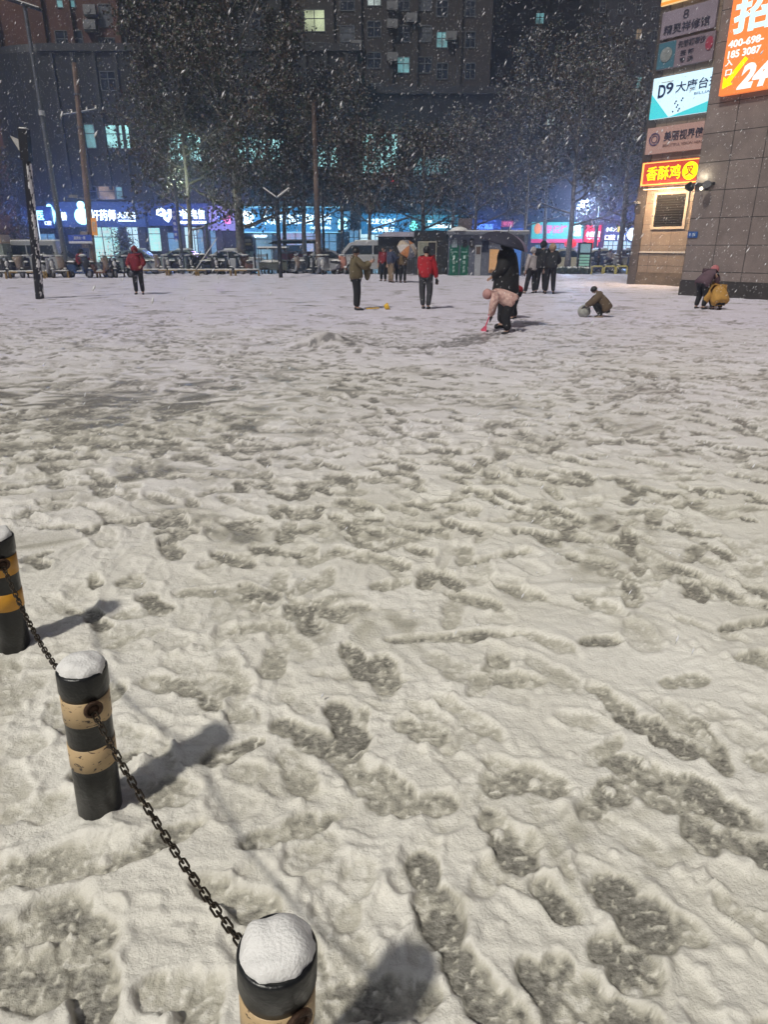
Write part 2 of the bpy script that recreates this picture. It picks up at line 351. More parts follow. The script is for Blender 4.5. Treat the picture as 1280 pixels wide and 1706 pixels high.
me.materials.append(SNOW_M)
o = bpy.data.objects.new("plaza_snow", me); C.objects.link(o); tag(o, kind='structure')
def surf(x, y):                                           # snow height under a point
    i = min(NR - 1, int(np.searchsorted(ys, y))); j = int(round((x / halfw(y) + 1) / 2 * (NCOL - 1)))
    return float(hb[i, min(max(j, 0), NCOL - 1)])

snow = mat("snow", (.80, .79, .77), .55, vary=.08, vscale=20, bump=.3, bscale=170)
m = MB(); m.bx(-108, 108, -28, 128, -.30, -.05); tag(m.build("ground", mat("ground_snow", (.6, .6, .64), .7, vary=.3, vscale=.5)), kind='structure')
m = MB(); m.bx(-90, 90, 43.0, 58.5, -.06, -.02); tag(m.build("road", mat("slushy_road", (.30, .30, .33), .35, vary=.6, vscale=.35, bump=.4, bscale=3)), kind='structure')
m = MB(); m.bx(-90, 90, 58.5, 71.5, -.06, .12); tag(m.build("pavement", mat("pavement_snow", (.6, .6, .65), .6, vary=.4, vscale=1.2)), kind='structure')
# ------------------------------------------------------------------ bollards and chain
black = mat("black_paint", (.010, .011, .012), .34, vary=.5, vscale=14, bump=.15, bscale=60)
rust = mat("rusty_steel", (.10, .055, .035), .55, .6, vary=.6, vscale=60, bump=.3, bscale=300)
amber = mat("amber_band", (.62, .30, .03), .4, vary=.25, vscale=10)
def worn_band(name, base, chip, amt):
    m = mat(name, base, .5, vary=.3, vscale=7); nt = m.node_tree; n = nt.nodes; L = nt.links.new
    b = n["Principled BSDF"]; tc = n.new("ShaderNodeTexCoord"); mp = n.new("ShaderNodeMapping"); mp.inputs["Scale"].default_value = (30, 30, 62); L(tc.outputs["Object"], mp.inputs[0])
    nz = n.new("ShaderNodeTexNoise"); nz.inputs["Scale"].default_value = 1; nz.inputs["Detail"].default_value = 7; nz.inputs["Distortion"].default_value = 1.2; L(mp.outputs[0], nz.inputs["Vector"])
    cr = n.new("ShaderNodeValToRGB"); cr.color_ramp.elements[0].position = amt; cr.color_ramp.elements[1].position = amt + .03; L(nz.outputs["Fac"], cr.inputs[0])
    mx = n.new("ShaderNodeMix"); mx.data_type = 'RGBA'; mx.inputs[7].default_value = (*chip, 1)
    src = b.inputs["Base Color"].links[0].from_socket; L(src, mx.inputs[6]); L(cr.outputs[0], mx.inputs[0]); L(mx.outputs[2], b.inputs["Base Color"]); return m
tan = worn_band("worn_tan_band", (.56, .40, .22), (.05, .03, .02), .60)
chain_m = mat("chain_steel", (.07, .055, .04), .38, .8, vary=.5, vscale=80)
def bollard(x, y, h, label, band, cap_r=.5, seed=0, rot=0):
    t = thing("bollard", label, "bollard", (x, y, 0), 0, "striped bollards along the chain")
    r = .064; b_ = MB(); t.rotation_euler = (0, R(2.8), rot)
    b_.lathe([(r, -.04), (r, h - .34), (r - .0005, h - .335), (r, h - .33), (r, h - .07), (r + .004, h - .065), (r + .004, h - .006), (r + .001, h), (r - .006, h), (r - .008, h - .008), (.001, h - .008)], n=48)
    o = b_.build("post", black, t, smooth=True)
    for z0, z1 in ((h - .165, h - .082), (h - .325, h - .245)):
        b_ = MB(); b_.lathe([(r - .001, z0), (r + .0018, z0 + .001), (r + .0018, z1 - .001), (r - .001, z1)], n=48); b_.build("reflective_band", band, t, smooth=True)
    # snow cap: a lumpy dome
    n = 40; rr = np.random.RandomState(seed); vs = []; fs = []
    for i in range(15):
        q = i / 14
        for k in range(n):
            a = 2 * math.pi * k / n
            rad = (r + .0015) * math.sin(q * math.pi / 2) * (1 + q * (.05 * math.sin(2 * a + seed) - .05 + .03 * math.sin(7 * a + 2 * seed) + .02 * math.sin(13 * a)))
            z = h - .010 + .044 * math.cos(q * math.pi / 2) ** .8 + q * rr.uniform(-.0006, .0006) + .011 * float(vn(np.array([q * math.cos(a) * 1.7 + seed]), np.array([q * math.sin(a) * 1.7]), 61)[0]) + .0015 * float(vn(np.array([q * math.cos(a) * 4 + seed]), np.array([q * math.sin(a) * 4]), 62)[0]) + q * .003 * math.sin(4 * a + q * 5)
            vs.append((rad * math.cos(a), rad * math.sin(a), z))
    for i in range(14):
        for k in range(n): fs.append((i * n + k, (i + 1) * n + k, (i + 1) * n + (k + 1) % n, i * n + (k + 1) % n))
    b_ = MB(); b_.add(vs, fs); b_.build("snow_cap", snow, t, smooth=True)
    return t
def lug(t, dirv, h):
    b_ = MB(); a = math.atan2(dirv[1], dirv[0]); M = Matrix.Rotation(a, 3, 'Z'); c = M @ Vector((.0655, 0, h - .105))
    pts = [c + M @ Vector((.002 + .0, .021 * math.cos(q), .021 * math.sin(q))) for q in [2 * math.pi * k / 20 for k in range(21)]]
    b_.tube(pts, .0062, 8, caps=False)
    hole = [c + M @ Vector((-.004, .014 * math.cos(q), .014 * math.sin(q))) for q in [2 * math.pi * k / 16 for k in range(16)]]
    b_.lathe([(.015, -.001), (.015, .003)], c=c, n=16, M=Matrix.Rotation(a, 3, 'Z') @ Matrix.Rotation(math.pi / 2, 3, 'Y'))
    b_.build("chain_eyelet", [rust], t, smooth=True)
HB = .55
bt = [bollard(*BOL[0], HB, "black bollard with two bright amber bands, half out of the frame on the left", amber, seed=3),
      bollard(*BOL[1], HB, "middle bollard with scuffed tan bands and a snow cap, long shadow beside it", tan, seed=8),
      bollard(*BOL[2], HB, "nearest bollard with thick round snow cap, its lower part cut off by the frame", tan, seed=1)]
def chain(p, q, sag, label, n=None, u0=0, u1=1):
    p, q = Vector(p), Vector(q); L_ = (q - p).length
    f = lambda s: p.lerp(q, s) - Vector((0, 0, 1)) * sag * 4 * s * (1 - s)
    tot = sum((f((i + 1) / 200) - f(i / 200)).length for i in range(200)); pitch = .0262; n = int(tot / pitch)
    t = thing("chain", label, "chain", p)
    b_ = MB(); hl, hw_ = .0108, .0074
    pts = [(-hl - 0 + hw_ * math.cos(a) * 1.0 if math.cos(a) < 0 else hl + hw_ * math.cos(a), hw_ * math.sin(a), 0) for a in [2 * math.pi * k / 16 + .01 for k in range(17)]]
    b_.tube(pts, .0025, 8, caps=False); proto = b_.build("link", chain_m, t, smooth=True)
    s = 0; acc = 0; k = 0; prev = f(0); target = pitch / 2
    for i in range(1, 4001):
        c = f(i / 4000); acc += (c - prev).length; prev = c
        if acc >= target and k < n:
            d = (f(min(1, i / 4000 + .002)) - f(i / 4000 - .002)).normalized(); target += pitch
            o = proto if k == 0 else proto.copy()
            if k: C.objects.link(o); o.parent = t
            M = d.to_track_quat('X', 'Z').to_matrix() @ Matrix.Rotation((math.pi / 2 if k % 2 else 0) + .55 + .15 * math.sin(k * 1.7), 3, 'X')
            o.rotation_euler = M.to_euler(); o.location = c - p; k += 1
    return t
def lugpt(i, d): return Vector((BOL[i][0] + .0735 * d[0] + .021, BOL[i][1] + .0735 * d[1], HB - .118))
dn = Vector((BOL[2][0] - BOL[1][0], BOL[2][1] - BOL[1][1])).normalized(); dl = Vector((dn.x, dn.y))
for i, t in enumerate(bt):
    lug(t, dl, HB)
    if i: lug(t, -dl, HB)
chain(lugpt(0, dl), lugpt(1, -dl), .10, "rusty chain slung from the amber banded bollard to the middle bollard")
chain(lugpt(1, dl), lugpt(2, -dl), .055, "rusty chain slung from the middle bollard down to the nearest bollard")
t4 = bollard(*BOL[3], HB, "next bollard of the row, outside the picture at the photographer's side", tan, seed=5); lug(t4, -dl, HB)
chain(lugpt(2, dl), lugpt(3, -dl), .09, "short piece of rusty chain leaving the nearest bollard at the bottom edge")
# ------------------------------------------------------------------ large structure: buildings behind the street
wall_brown = mat("brown_render", (.12, .048, .032), .8, vary=.35, vscale=.4)
wall_dark = mat("dark_cladding", (.018, .019, .024), .5, vary=.4, vscale=.5)
wall_grey = mat("grey_brown_render", (.050, .041, .042), .8, vary=.4, vscale=.35)
wall_blue = mat("blue_grey_render", (.034, .037, .055), .8, vary=.4, vscale=.35)
trim = mat("dark_trim", (.03, .03, .035), .6)
glass = mat("dark_glass", (.012, .018, .035), .12, spec=.8)
glass_curtain = mat("curtained_glass", (.16, .17, .2), .3, vary=.5, vscale=2)
wframe = mat("window_frame", (.10, .11, .13), .5)
def lit(name, col, s, vs=1.2):
    """lit room seen through a pane: brighter and darker patches of whatever stands inside"""
    if name in MATS: return MATS[name]
    m = mat(name, (.1, .1, .1), .3, emit=col, es=s); nt = m.node_tree; n = nt.nodes; b = n["Principled BSDF"]
    tc = n.new("ShaderNodeTexCoord"); v = n.new("ShaderNodeTexNoise"); v.inputs["Scale"].default_value = vs; v.inputs["Detail"].default_value = 3
    nt.links.new(tc.outputs["Object"], v.inputs[0]); mr = n.new("ShaderNodeMapRange"); mr.inputs[1].default_value = .35; mr.inputs[2].default_value = .65; mr.inputs[3].default_value = s * .35; mr.inputs[4].default_value = s * 1.2
    nt.links.new(v.outputs["Fac"], mr.inputs[0]); nt.links.new(mr.outputs[0], b.inputs["Emission Strength"]); return m
lit_green = lit("lit_room_greenish", (.80, .92, .55), .85, .5)
lit_white = lit("lit_room_white", (.75, .9, .85), .8, 1.5)
lit_cyan = lit("lit_room_cyan", (.42, .9, .9), 1.5, 1.2)
lit_teal = lit("lit_room_teal", (.3, .75, .8), .6, 1.2)
lit_warm = lit("lit_room_warm", (.9, .6, .35), .35, 1.2)
def window(parent, x0, x1, z0, z1, y, pane, bars=1, cross=.6, fr=wframe):
    """frame, mullions and a pane, set into the wall face at y (local, facing -y)"""
    b = MB(); t = .07
    b.bx(x0 - t, x1 + t, y - .05, y + .10, z0 - t, z0); b.bx(x0 - t, x1 + t, y - .05, y + .10, z1, z1 + t)
    b.bx(x0 - t, x0, y - .047, y + .10, z0, z1); b.bx(x1, x1 + t, y - .047, y + .10, z0, z1)
    for k in range(1, bars + 1):
        xx = x0 + (x1 - x0) * k / (bars + 1); b.bx(xx - .035, xx + .035, y - .03, y + .05, z0, z1)
    if cross: zz = z0 + (z1 - z0) * cross; b.bx(x0, x1, y - .034, y + .05, zz - .03, zz + .03)
    f = b.build("window", fr, parent); b = MB(); b.bx(x0, x1, y - .006, y + .02, z0, z1); b.build("pane", pane, f); return f
def building(name, label, cat, u0, u1, Yd, h, wallm, depth=14, vref=300):
    a, b = at(u0, vref, Yd), at(u1, vref, Yd); cx = (a.x + b.x) / 2; w_ = b.x - a.x
    t = thing(name, label, cat, (cx, Yd, 0)); m = MB(); m.bx(-w_ / 2, w_ / 2, 0, depth, -.1, h); m.build("wall", wallm, t)
    m = MB(); m.bx(-w_ / 2 - .2, w_ / 2 + .2, -.2, depth + .2, h, h + .5); m.build("parapet", trim, t); return t, cx, w_
def wpx(t, cx, Yd, u0, u1, v0, v1, pane, **k):
    a, b = at(u0, v1, Yd), at(u1, v0, Yd); return window(t, a.x - cx, b.x - cx, a.z, b.z, 0, pane, **k)
rg = random.Random(3)
# left tower
t, cx, w_ = building("apartment_tower", "reddish brown tower block rising at the upper left behind the dark rounded podium", "building", -60, 232, 64, 62, wall_brown)
lt = t
for (u0, u1, v0, v1, p) in [(168, 209, 8, 44, glass_curtain), (96, 122, -8, 12, lit_teal), (96, 135, 52, 84, glass), (236 - 30, 228, 120, 150, glass), (168, 209, 64, 92, glass), (60, 80, -60, -30, glass)]:
    wpx(t, cx, 64, u0, u1, v0, v1, p, bars=2)
for k in range(5):
    for (u0, u1) in ((96, 128), (168, 209)): wpx(t, cx, 64, u0, u1, -108 - 56 * k, -74 - 56 * k, [glass, glass_curtain, lit_teal][rg.choice([0, 0, 1, 1, 2])], bars=2)
ac = mat("white_plastic", (.2, .2, .21), .5)
for (u, v) in ((150, 17), (150, 42), (140, 96)):
    p = at(u, v, 63.6); m = MB(); m.box((p.x - cx, -.45, p.z), (.95, .4, .65)); m.lathe([(.24, 0), (.24, .03), (.2, .03)], c=(p.x - cx - .12, -.66, p.z), n=16, M=Matrix.Rotation(math.pi / 2, 3, 'X')); m.box((p.x - cx, -.25, p.z - .38), (1.0, .5, .06)); m.build("air_conditioner", ac, t)
m = MB(); a = at(95, 300, 64)   # buttress: the tower's forward edge
for u in (20, 95, 140, 215): p = at(u, 200, 64); m.bx(p.x - cx - .25, p.x - cx + .25, -.35, -.002, 12, 61.5)
m.build("pilaster", wall_brown, t)
# tower behind the big tree
t, cx, w_ = building("apartment_tower", "dark tower block mostly hidden behind the largest tree crown", "building", 232.5, 482, 67, 58, wall_dark)
for k in range(9):
    for u in (242, 300, 360, 420): wpx(t, cx, 67, u, u + 24, 20 - 52 * k, 50 - 52 * k, rg.choice([glass, glass, glass, glass_curtain]))
# centre tower
t, cx, w_ = building("apartment_tower", "grey brown tower block in the centre with a few white lit windows", "building", 482.5, 808, 68, 60, wall_grey)
litw = {(0, 2): lit_green}
cols = [(508, 540, 0), (568, 590, 0), (613, 634, 0), (663, 682, 0), (697, 719, 0), (728, 746, 0), (776, 792, 0)]
for ci, (u0, u1, _) in enumerate(cols):
    for k in range(-5, 5):
        v0 = 152 - 4 - 52 * (3 - k) + (10 if ci > 4 else 0) + (-24 if ci == 0 else -8 if ci == 2 else 0); v1 = v0 + 25
        pn = glass if rg.random() < .75 else glass_curtain if rg.random() < .85 else lit_teal
        if k == 3 and ci in (3, 4, 5): pn = lit_white if ci < 5 else lit_cyan
        if k == 1 and ci == 0: pn = lit_green; v0 -= 3; v1 += 7
        if k == 0 and ci == 2: pn = lit_white
        if k == 3 and ci == 1: pn = lit_white
        if k == 3 and ci == 0: pn = lit_green; u0, u1 = 518, 531
        wpx(t, cx, 68, u0, u1, v0, v1, pn, bars=1)
m = MB()
for u in (556, 600, 650, 690, 760): p = at(u, 200, 68); m.bx(p.x - cx - .22, p.x - cx + .22, -.3, -.002, 9, 59.5)
m.build("pilaster", wall_grey, t)
for i, (u, v) in enumerate([(654, 40), (654, 10), (594, 75), (686, 30), (654, 95), (594, 130), (752, 60)]):
    p = at(u, v, 67.6); m = MB(); m.box((p.x - cx, -.45, p.z), (.9, .4, .62)); m.lathe([(.23, 0), (.23, .03), (.2, .03)], c=(p.x - cx - .12, -.66, p.z), n=16, M=Matrix.Rotation(math.pi / 2, 3, 'X')); m.build("air_conditioner", ac, t)
# right towers
t, cx, w_ = building("apartment_tower", "dark blue grey tower block on the right, faint in the falling snow", "building", 808.5, 985, 84, 66, wall_blue)
for ci, u in enumerate((826, 862, 893, 932, 960)):
    for k in range(-6, 6):
        v0 = 190 - 42 * (4 - k); pn = glass
        if (ci, k) == (2, 0): pn = lit_teal
        if (ci, k) == (3, 4): pn = lit_white
        wpx(t, cx, 84, u, u + 14 if ci != 3 else u - 8, *(v0, v0 + 18), pn) if ci != 3 else wpx(t, cx, 84, 912, 925, v0, v0 + 18, pn)
t, cx, w_ = building("apartment_tower", "narrow dark tower block beside the sign covered wall, three small lit windows", "building", 985.5, 1150, 78, 64, wall_blue)
for ci, u in enumerate((1000, 1030, 1060, 1086)):
    for k in range(-6, 6):
        v0 = 203 - 40 * (4 - k) + 3 * ci; pn = glass
        if (ci, k) in ((2, 0), (2, 4)): pn = lit_warm
        if (ci, k) in ((2, 2), (1, 3)): pn = lit_teal
        wpx(t, cx, 78, u, u + 10, v0, v0 + 17, pn)
t, cx, w_ = building("far_building", "black unlit building beyond the left edge of the pharmacy", "building", -420, -61, 74, 40, wall_dark)

# podium with the shops
PY = 60.0
t, cx, w_ = building("shopping_podium", "dark rounded podium over the blue shop signs", "building", 100, 598, PY, 15.2, wall_dark, depth=3.6)
pod, pcx = t, cx
m = MB(); a = at(100, 340, PY)     # rounded left corner
m.lathe([(6.0, -.1), (6.0, 15.19), (5.9, 15.7), (.01, 15.7)], c=(a.x - cx, 6.0, 0), n=48); m.build("round_corner", wall_dark, t, smooth=False)
for (u0, u1, v0, v1, p, b_) in [(145, 155, 208, 246, lit_teal, 0), (180, 192, 209, 246, lit_cyan, 0), (202, 213, 209, 247, lit_cyan, 0), (164, 191, 311, 332, lit_warm, 0), (193, 202, 312, 331, lit_teal, 0), (146, 162, 311, 332, glass, 0),
        (284, 332, 222, 268, lit_cyan, 3), (392, 430, 228, 272, lit_cyan, 2), (434, 472, 232, 276, lit_cyan, 2), (526, 562, 246, 278, lit_cyan, 2), (170, 190, 120, 150, glass, 1), (230, 250, 240, 280, glass, 1)]:
    wpx(t, cx, PY, u0, u1, v0, v1, p, bars=b_, cross=.62)
m = MB()
for k in range(15):
    xx = -w_ / 2 + .8 + k * (w_ - 1.6) / 14; m.bx(xx - .12, xx + .12, -.16, -.003, 5.8, 15.1)
m.build("fin", trim, t)
# right part of the shopping row
SY = 62.0
t, cx, w_ = building("shop_row", "low dark shop row behind the kiosks with a big lit upper window", "building", 598.5, 884, SY, 12.8, wall_dark, depth=5.9)
row, rcx = t, cx
wpx(t, cx, SY, 605, 662, 224, 288, lit_cyan, bars=5, cross=.55)
wpx(t, cx, SY, 690, 748, 262, 292, lit_teal, bars=3, cross=.5)
RY = 68.0
t, cx, w_ = building("shop_row", "pale lit shop row at the right behind the yellow parked cars", "building", 884.5, 1150, RY, 7.4, mat("blue_wall", (.10, .13, .22), .6, vary=.4, vscale=.6), depth=8)
frow, fcx = t, cx

# shopfronts: glazing lit from inside, shelves of goods as coloured rows
def shelves(name, cols, s):
    m = mat(name, (.1, .1, .1), .25, emit=cols[0], es=s); nt = m.node_tree; n = nt.nodes; L = nt.links.new; b = n["Principled BSDF"]
    tc = n.new("ShaderNodeTexCoord"); br = n.new("ShaderNodeTexBrick"); br.inputs["Scale"].default_value = 2.2; br.inputs["Mortar Size"].default_value = .035; br.inputs["Brick Width"].default_value = .22; br.inputs["Row Height"].default_value = .62
    mp = n.new("ShaderNodeMapping"); mp.inputs["Rotation"].default_value = (math.pi / 2, 0, 0); L(tc.outputs["Object"], mp.inputs[0]); L(mp.outputs[0], br.inputs["Vector"])
    br.inputs["Color1"].default_value = (*cols[0], 1); br.inputs["Color2"].default_value = (*cols[1], 1); br.inputs["Mortar"].default_value = (*cols[2], 1); br.inputs["Bias"].default_value = .1
    nz = n.new("ShaderNodeTexNoise"); nz.inputs["Scale"].default_value = 1.1; L(tc.outputs["Object"], nz.inputs[0])
    mx = n.new("ShaderNodeMix"); mx.data_type = 'RGBA'; L(nz.outputs["Fac"], mx.inputs[0]); L(br.outputs["Color"], mx.inputs[6]); mx.inputs[7].default_value = (*cols[0], 1)
    L(mx.outputs[2], b.inputs["Emission Color"]); return m
sh_teal = shelves("shelves_teal", ((.35, .85, .8), (.75, .35, .3), (.08, .25, .3)), 1.7)
sh_blue = shelves("shelves_blue", ((.12, .35, .6), (.3, .5, .7), (.03, .1, .25)), 1.0)
sh_pale = shelves("shelves_pale", ((.65, .9, .95), (.35, .6, .75), (.2, .4, .5)), 1.7)
sh_pink = shelves("shelves_pink", ((.3, .5, .8), (.8, .25, .35), (.1, .15, .4)), 1.1)
door_grey = lit("frosted_door", (.22, .45, .6), .9, .6)
panel_d = mat("dark_pillar_panel", (.05, .045, .05), .5)
def front(t, cx, Yd, lst):
    for (u0, u1, v0, v1, p, b_, nm) in lst:
        a, b = at(u0, v1, Yd), at(u1, v0, Yd); z0 = max(.15, a.z); f = window(t, a.x - cx, b.x - cx, z0, b.z, 0, p, bars=b_, cross=.75); f.name = nm
front(pod, pcx, PY, [(163, 200, 379, 450, sh_teal, 2, "shop_window"), (216, 228, 379, 425, sh_pale, 1, "shop_window"), (251, 272, 380, 418, sh_teal, 0, "shop_window"), (278, 296, 388, 425, sh_blue, 0, "shop_door"),
     (308, 326, 379, 430, sh_pale, 0, "shop_window"), (328, 362, 382, 440, sh_blue, 1, "shop_window"), (512, 535, 378, 450, sh_pink, 1, "shop_window"), (461, 508, 380, 408, sh_pink, 2, "shop_window"), (426, 456, 384, 450, door_grey, 0, "shop_door"), (538, 560, 390, 440, sh_blue, 1, "shop_window"), (75, 90, 390, 440, sh_blue, 1, "shop_window"), (583, 597, 384, 430, sh_blue, 1, "shop_window")])
for u in (102, 145, 205, 238, 274, 303, 345, 366, 420, 459, 575): p = at(u, 400, PY); m = MB(); m.bx(p.x - pcx - .3, p.x - pcx + .3, -.1, -.004, .1, 3.25); m.build("pillar", panel_d, pod)
front(row, rcx, SY, [(601, 613, 382, 445, sh_pale, 0, "shop_door"), (616, 655, 391, 430, sh_pale, 3, "shop_window"), (690, 760, 392, 430, sh_blue, 3, "shop_window"), (842, 870, 402, 440, sh_blue, 2, "shop_window")])
front(frow, fcx, RY, [(890, 905, 408, 440, sh_blue, 1, "shop_window"), (912, 942, 406, 440, sh_blue, 2, "shop_window"), (950, 980, 405, 440, sh_pink, 1, "shop_window"), (1004, 1030, 402, 430, sh_pale, 2, "shop_window"), (1034, 1060, 402, 430, sh_pale, 2, "shop_window")])

# ------------------------------------------------------------------ shop signs
def spill(parent, x, y, z, e, col):  # added unseen point lights ahead of the signs, spreading their glow
    l = bpy.data.lights.new("added_sign_glow", 'POINT'); l.energy = e; l.color = col; l.shadow_soft_size = 0
    o = bpy.data.objects.new("added_sign_glow", l); C.objects.link(o); o.parent = parent; o.location = (x, y, z)
def signbox(name, label, u0, u1, v0, v1, Yd, boardm, dep=.35, group="lit shop signs along the street", edge=None):
    a, b = at(u0, v1, Yd - dep), at(u1, v0, Yd - dep); w_, h_ = b.x - a.x, b.z - a.z
    t = thing(name, label, "sign", ((a.x + b.x) / 2, Yd - dep, a.z), 0, group)
    m = MB(); m.bx(-w_ / 2, w_ / 2, 0, dep - .02, 0, h_); m.build("board", boardm, t)
    if edge: m = MB(); m.bx(-w_ / 2, w_ / 2, -.02, .1, h_ + .002, h_ + .09); m.bx(-w_ / 2, w_ / 2, -.02, .1, -.09, -.002); m.build("edge_strip", edge, t)
    col = {"navy_board": (.12, .25, 1), "blue_board": (.15, .3, 1), "lilac_board": (.5, .3, 1), "cyan_board": (.1, .5, 1), "teal_board": (.1, .6, .9), "turquoise_board": (.2, .7, 1), "red_box": (1, .1, .3)}.get(boardm.name)
    if col:
        for k in range(max(1, int(w_ / 3.2))): spill(t, -w_ / 2 + (k + .5) * w_ / max(1, int(w_ / 3.2)), -2.4, h_ * .5, 260, col)
    k = w_ / (u1 - u0)
    def P(u, v): return ((u - u0) * k - w_ / 2, (v1 - v) * h_ / (v1 - v0))
    def T(s, ua, ub, va, vb, m_, bold=.012, **kw):
        (xa, zb), (xb, za) = P(ua, va), P(ub, vb); return txt(s, m_, t, (xa + xb) / 2, (za + zb) / 2, xb - xa, zb - za, y=-.03, depth=.04, bold=bold, **kw)
    return t, P, T
navy = mat("navy_board", (.02, .045, .16), .45, emit=(.02, .06, .28), es=.35, vary=.3, vscale=.8)
navy2 = mat("blue_board", (.03, .05, .12), .45, emit=(.05, .1, .28), es=.30)
lilac = mat("lilac_board", (.25, .25, .42), .5, emit=(.25, .3, .6), es=.16)
cyanb = mat("cyan_board", (.05, .18, .3), .45, emit=(.04, .30, .58), es=.55, vary=.2, vscale=.7)
W1 = glow("letter_white", (.80, .95, 1.0), 3.2); WC = glow("letter_cyan", (.45, .92, 1.0), 2.8); WB = glow("letter_blue", (.15, .35, 1.0), 1.8)
PK = glow("letter_pink", (1.0, .10, .38), 1.3); YL = glow("letter_yellow", (1.0, .85, .05), 1.5); RD = glow("letter_red", (1.0, .06, .08), 1.3); GR = glow("letter_green", (.25, .95, .75), 1.3)
t, P, T = signbox("shop_sign", "small cyan lettered sign at the row's left end by the snowy lamp post", 50, 82, 344, 380, PY - .4, navy)
T("维医", 52, 72, 350, 367, WC); T("口腔", 72, 81, 368, 375, W1)
t, P, T = signbox("shop_sign", "navy pharmacy sign with a round cyan logo and white lettering, behind the leaning poles", 83, 243, 336, 378, PY, navy2)
T("药", 90, 98, 350, 368, WC); T("善", 104, 113, 353, 367, W1)
m = MB(); x, z = P(87, 358); m.lathe([(.35, 0), (.35, .06), (.3, .07)], c=(x, -.02, z), n=24, M=Matrix.Scale(2.3, 3, (0, 0, 1)) @ Matrix.Rotation(math.pi / 2, 3, 'X')); m.build("oval_logo", WC, t)
m = MB(); x, z = P(138, 358)
m.lathe([(.62, 0), (.62, .06), (.56, .07)], c=(x, -.02, z - .1), n=28, M=Matrix.Rotation(math.pi / 2, 3, 'X')); m.lathe([(.3, 0), (.3, .06), (.25, .07)], c=(x, -.02, z + .72), n=24, M=Matrix.Rotation(math.pi / 2, 3, 'X')); m.build("round_logo", WC, t)
T("好药师", 152, 192, 349, 368, W1, .012); T("大药房", 194, 224, 353, 364, W1, .012); T("HAOYAOSHI DAYAOFANG", 195, 223, 366, 369, W1, .02)
t, P, T = signbox("shop_sign", "navy telecom sign with curled white logo and white lettering, behind the snowy tree", 243.3, 346, 339, 376, PY, navy)
m = MB()
def curl(m, P, pts, r, y=-.05): m.tube([(P(u, v)[0], y, P(u, v)[1]) for u, v in pts], [r * (.6 + .8 * math.sin(math.pi * i / (len(pts) - 1))) for i in range(len(pts))], 6)
curl(m, P, [(277, 352), (271, 348), (265, 351), (264, 356), (270, 358), (280, 355), (287, 352)], .10); curl(m, P, [(272, 350), (275, 358), (275, 364), (279, 368), (284, 360), (288, 356), (287, 350), (281, 350)], .10)
m.build("curled_logo", W1, t); T("中国电信", 292, 340, 348, 365, W1, .012); T("CHINA TELECOM", 292, 341, 368, 373, W1, .03)
t, P, T = signbox("shop_sign", "lilac sign panel with a blue and red 5G behind the leaning pole", 346.3, 394, 343, 384, PY, lilac)
T("5", 363, 371, 357, 372, WB, .04); T("G", 372, 383, 357, 373, glow("letter_rose", (1, .2, .45), 1.5), .04)
t, P, T = signbox("shop_sign", "long cyan dental clinic sign with a round emblem and white brush lettering", 394.3, 566, 346, 386, PY, cyanb, edge=glow("strip_cyan", (.4, .8, .9), .5))
m = MB()
curl(m, P, [(403, 368), (401, 362), (404, 356), (411, 354), (419, 356), (422, 362), (420, 369), (412, 372), (405, 370)], .12); curl(m, P, [(405, 358), (410, 362), (416, 360), (414, 366), (408, 367)], .12)
m.build("round_emblem", W1, t); T("回福康堂", 402, 424, 375, 379, W1)
T("木贰塔镇口腔诊所", 436, 552, 356, 374, W1, .012); T("口腔种植修复中心", 517, 551, 377, 382, W1, .012); T("口腔中心营业中", 421, 444, 391, 396, W1, .012)
t, P, T = signbox("shop_sign", "pale blue square sign with four round cyan lamps", 560, 583, 352, 386, PY - .4, mat("pale_blue_board", (.1, .25, .4), .4, emit=(.1, .35, .55), es=.4))
for i, (u, v) in enumerate(((567, 368), (575, 367), (567, 378), (575, 378))):
    m = MB(); x, z = P(u, v); m.lathe([(.19, 0), (.19, .05), (.14, .08)], c=(x, -.01, z), n=18, M=Matrix.Rotation(math.pi / 2, 3, 'X')); m.build("round_lamp", WC, t)
t, P, T = signbox("shop_sign", "blue sign with two rows of white lettering above the white van", 602, 684, 355, 390, SY, cyanb)
T("道之路文化传播", 612, 660, 364, 373, W1, .012); T("之路音乐", 620, 658, 378, 387, W1, .012)
t, P, T = signbox("shop_sign", "teal sign with green leaf mark above the dark booth", 684.3, 774, 358, 386, SY, mat("teal_board", (.03, .12, .14), .5, emit=(.03, .2, .25), es=.4))
m = MB()
for (u, v, r) in ((689, 372, .2), (693, 377, .2), (686, 378, .18), (689, 381, .15)): x, z = P(u, v); m.ball((x, -.05, z), r, sc=(1, .3, 1))
m.build("leaf_mark", GR, t); T("康立口腔健康管理", 714, 758, 374, 380, W1, .012); T("康复", 712, 720, 367, 371, W1)
t, P, T = signbox("shop_sign", "dark blue sign with glowing blue lettering above the grey kiosk", 786, 836, 366, 392, SY, navy)
T("心宿酒店", 790, 822, 373, 382, WB, .012); T("欢迎光临", 790, 826, 385, 388, WB, .02)
t, P, T = signbox("shop_sign", "small dull red sign between the blue sign and the cyan barbecue sign", 836.3, 856, 368, 378, SY, mat("red_board", (.3, .04, .06), .5, emit=(.6, .04, .1), es=.3))
T("平安", 838, 854, 370, 376, glow("dull_pink", (1, .2, .25), .6))
t, P, T = signbox("shop_sign", "small dark sign with green, yellow and pink letters above the kiosk roof end", 853, 875, 380, 393, SY, navy)
for s_, u, mm in (("1", 856, GR), ("a", 861, GR), ("R", 866, YL), ("8", 872, PK)): T(s_, u - 2, u + 2, 384, 391, mm)
t, P, T = signbox("shop_sign", "bright turquoise barbecue sign with pink flower like lettering behind bare branches", 886, 974, 370, 398, RY, mat("turquoise_board", (.1, .5, .5), .4, emit=(.10, .78, .72), es=.62))
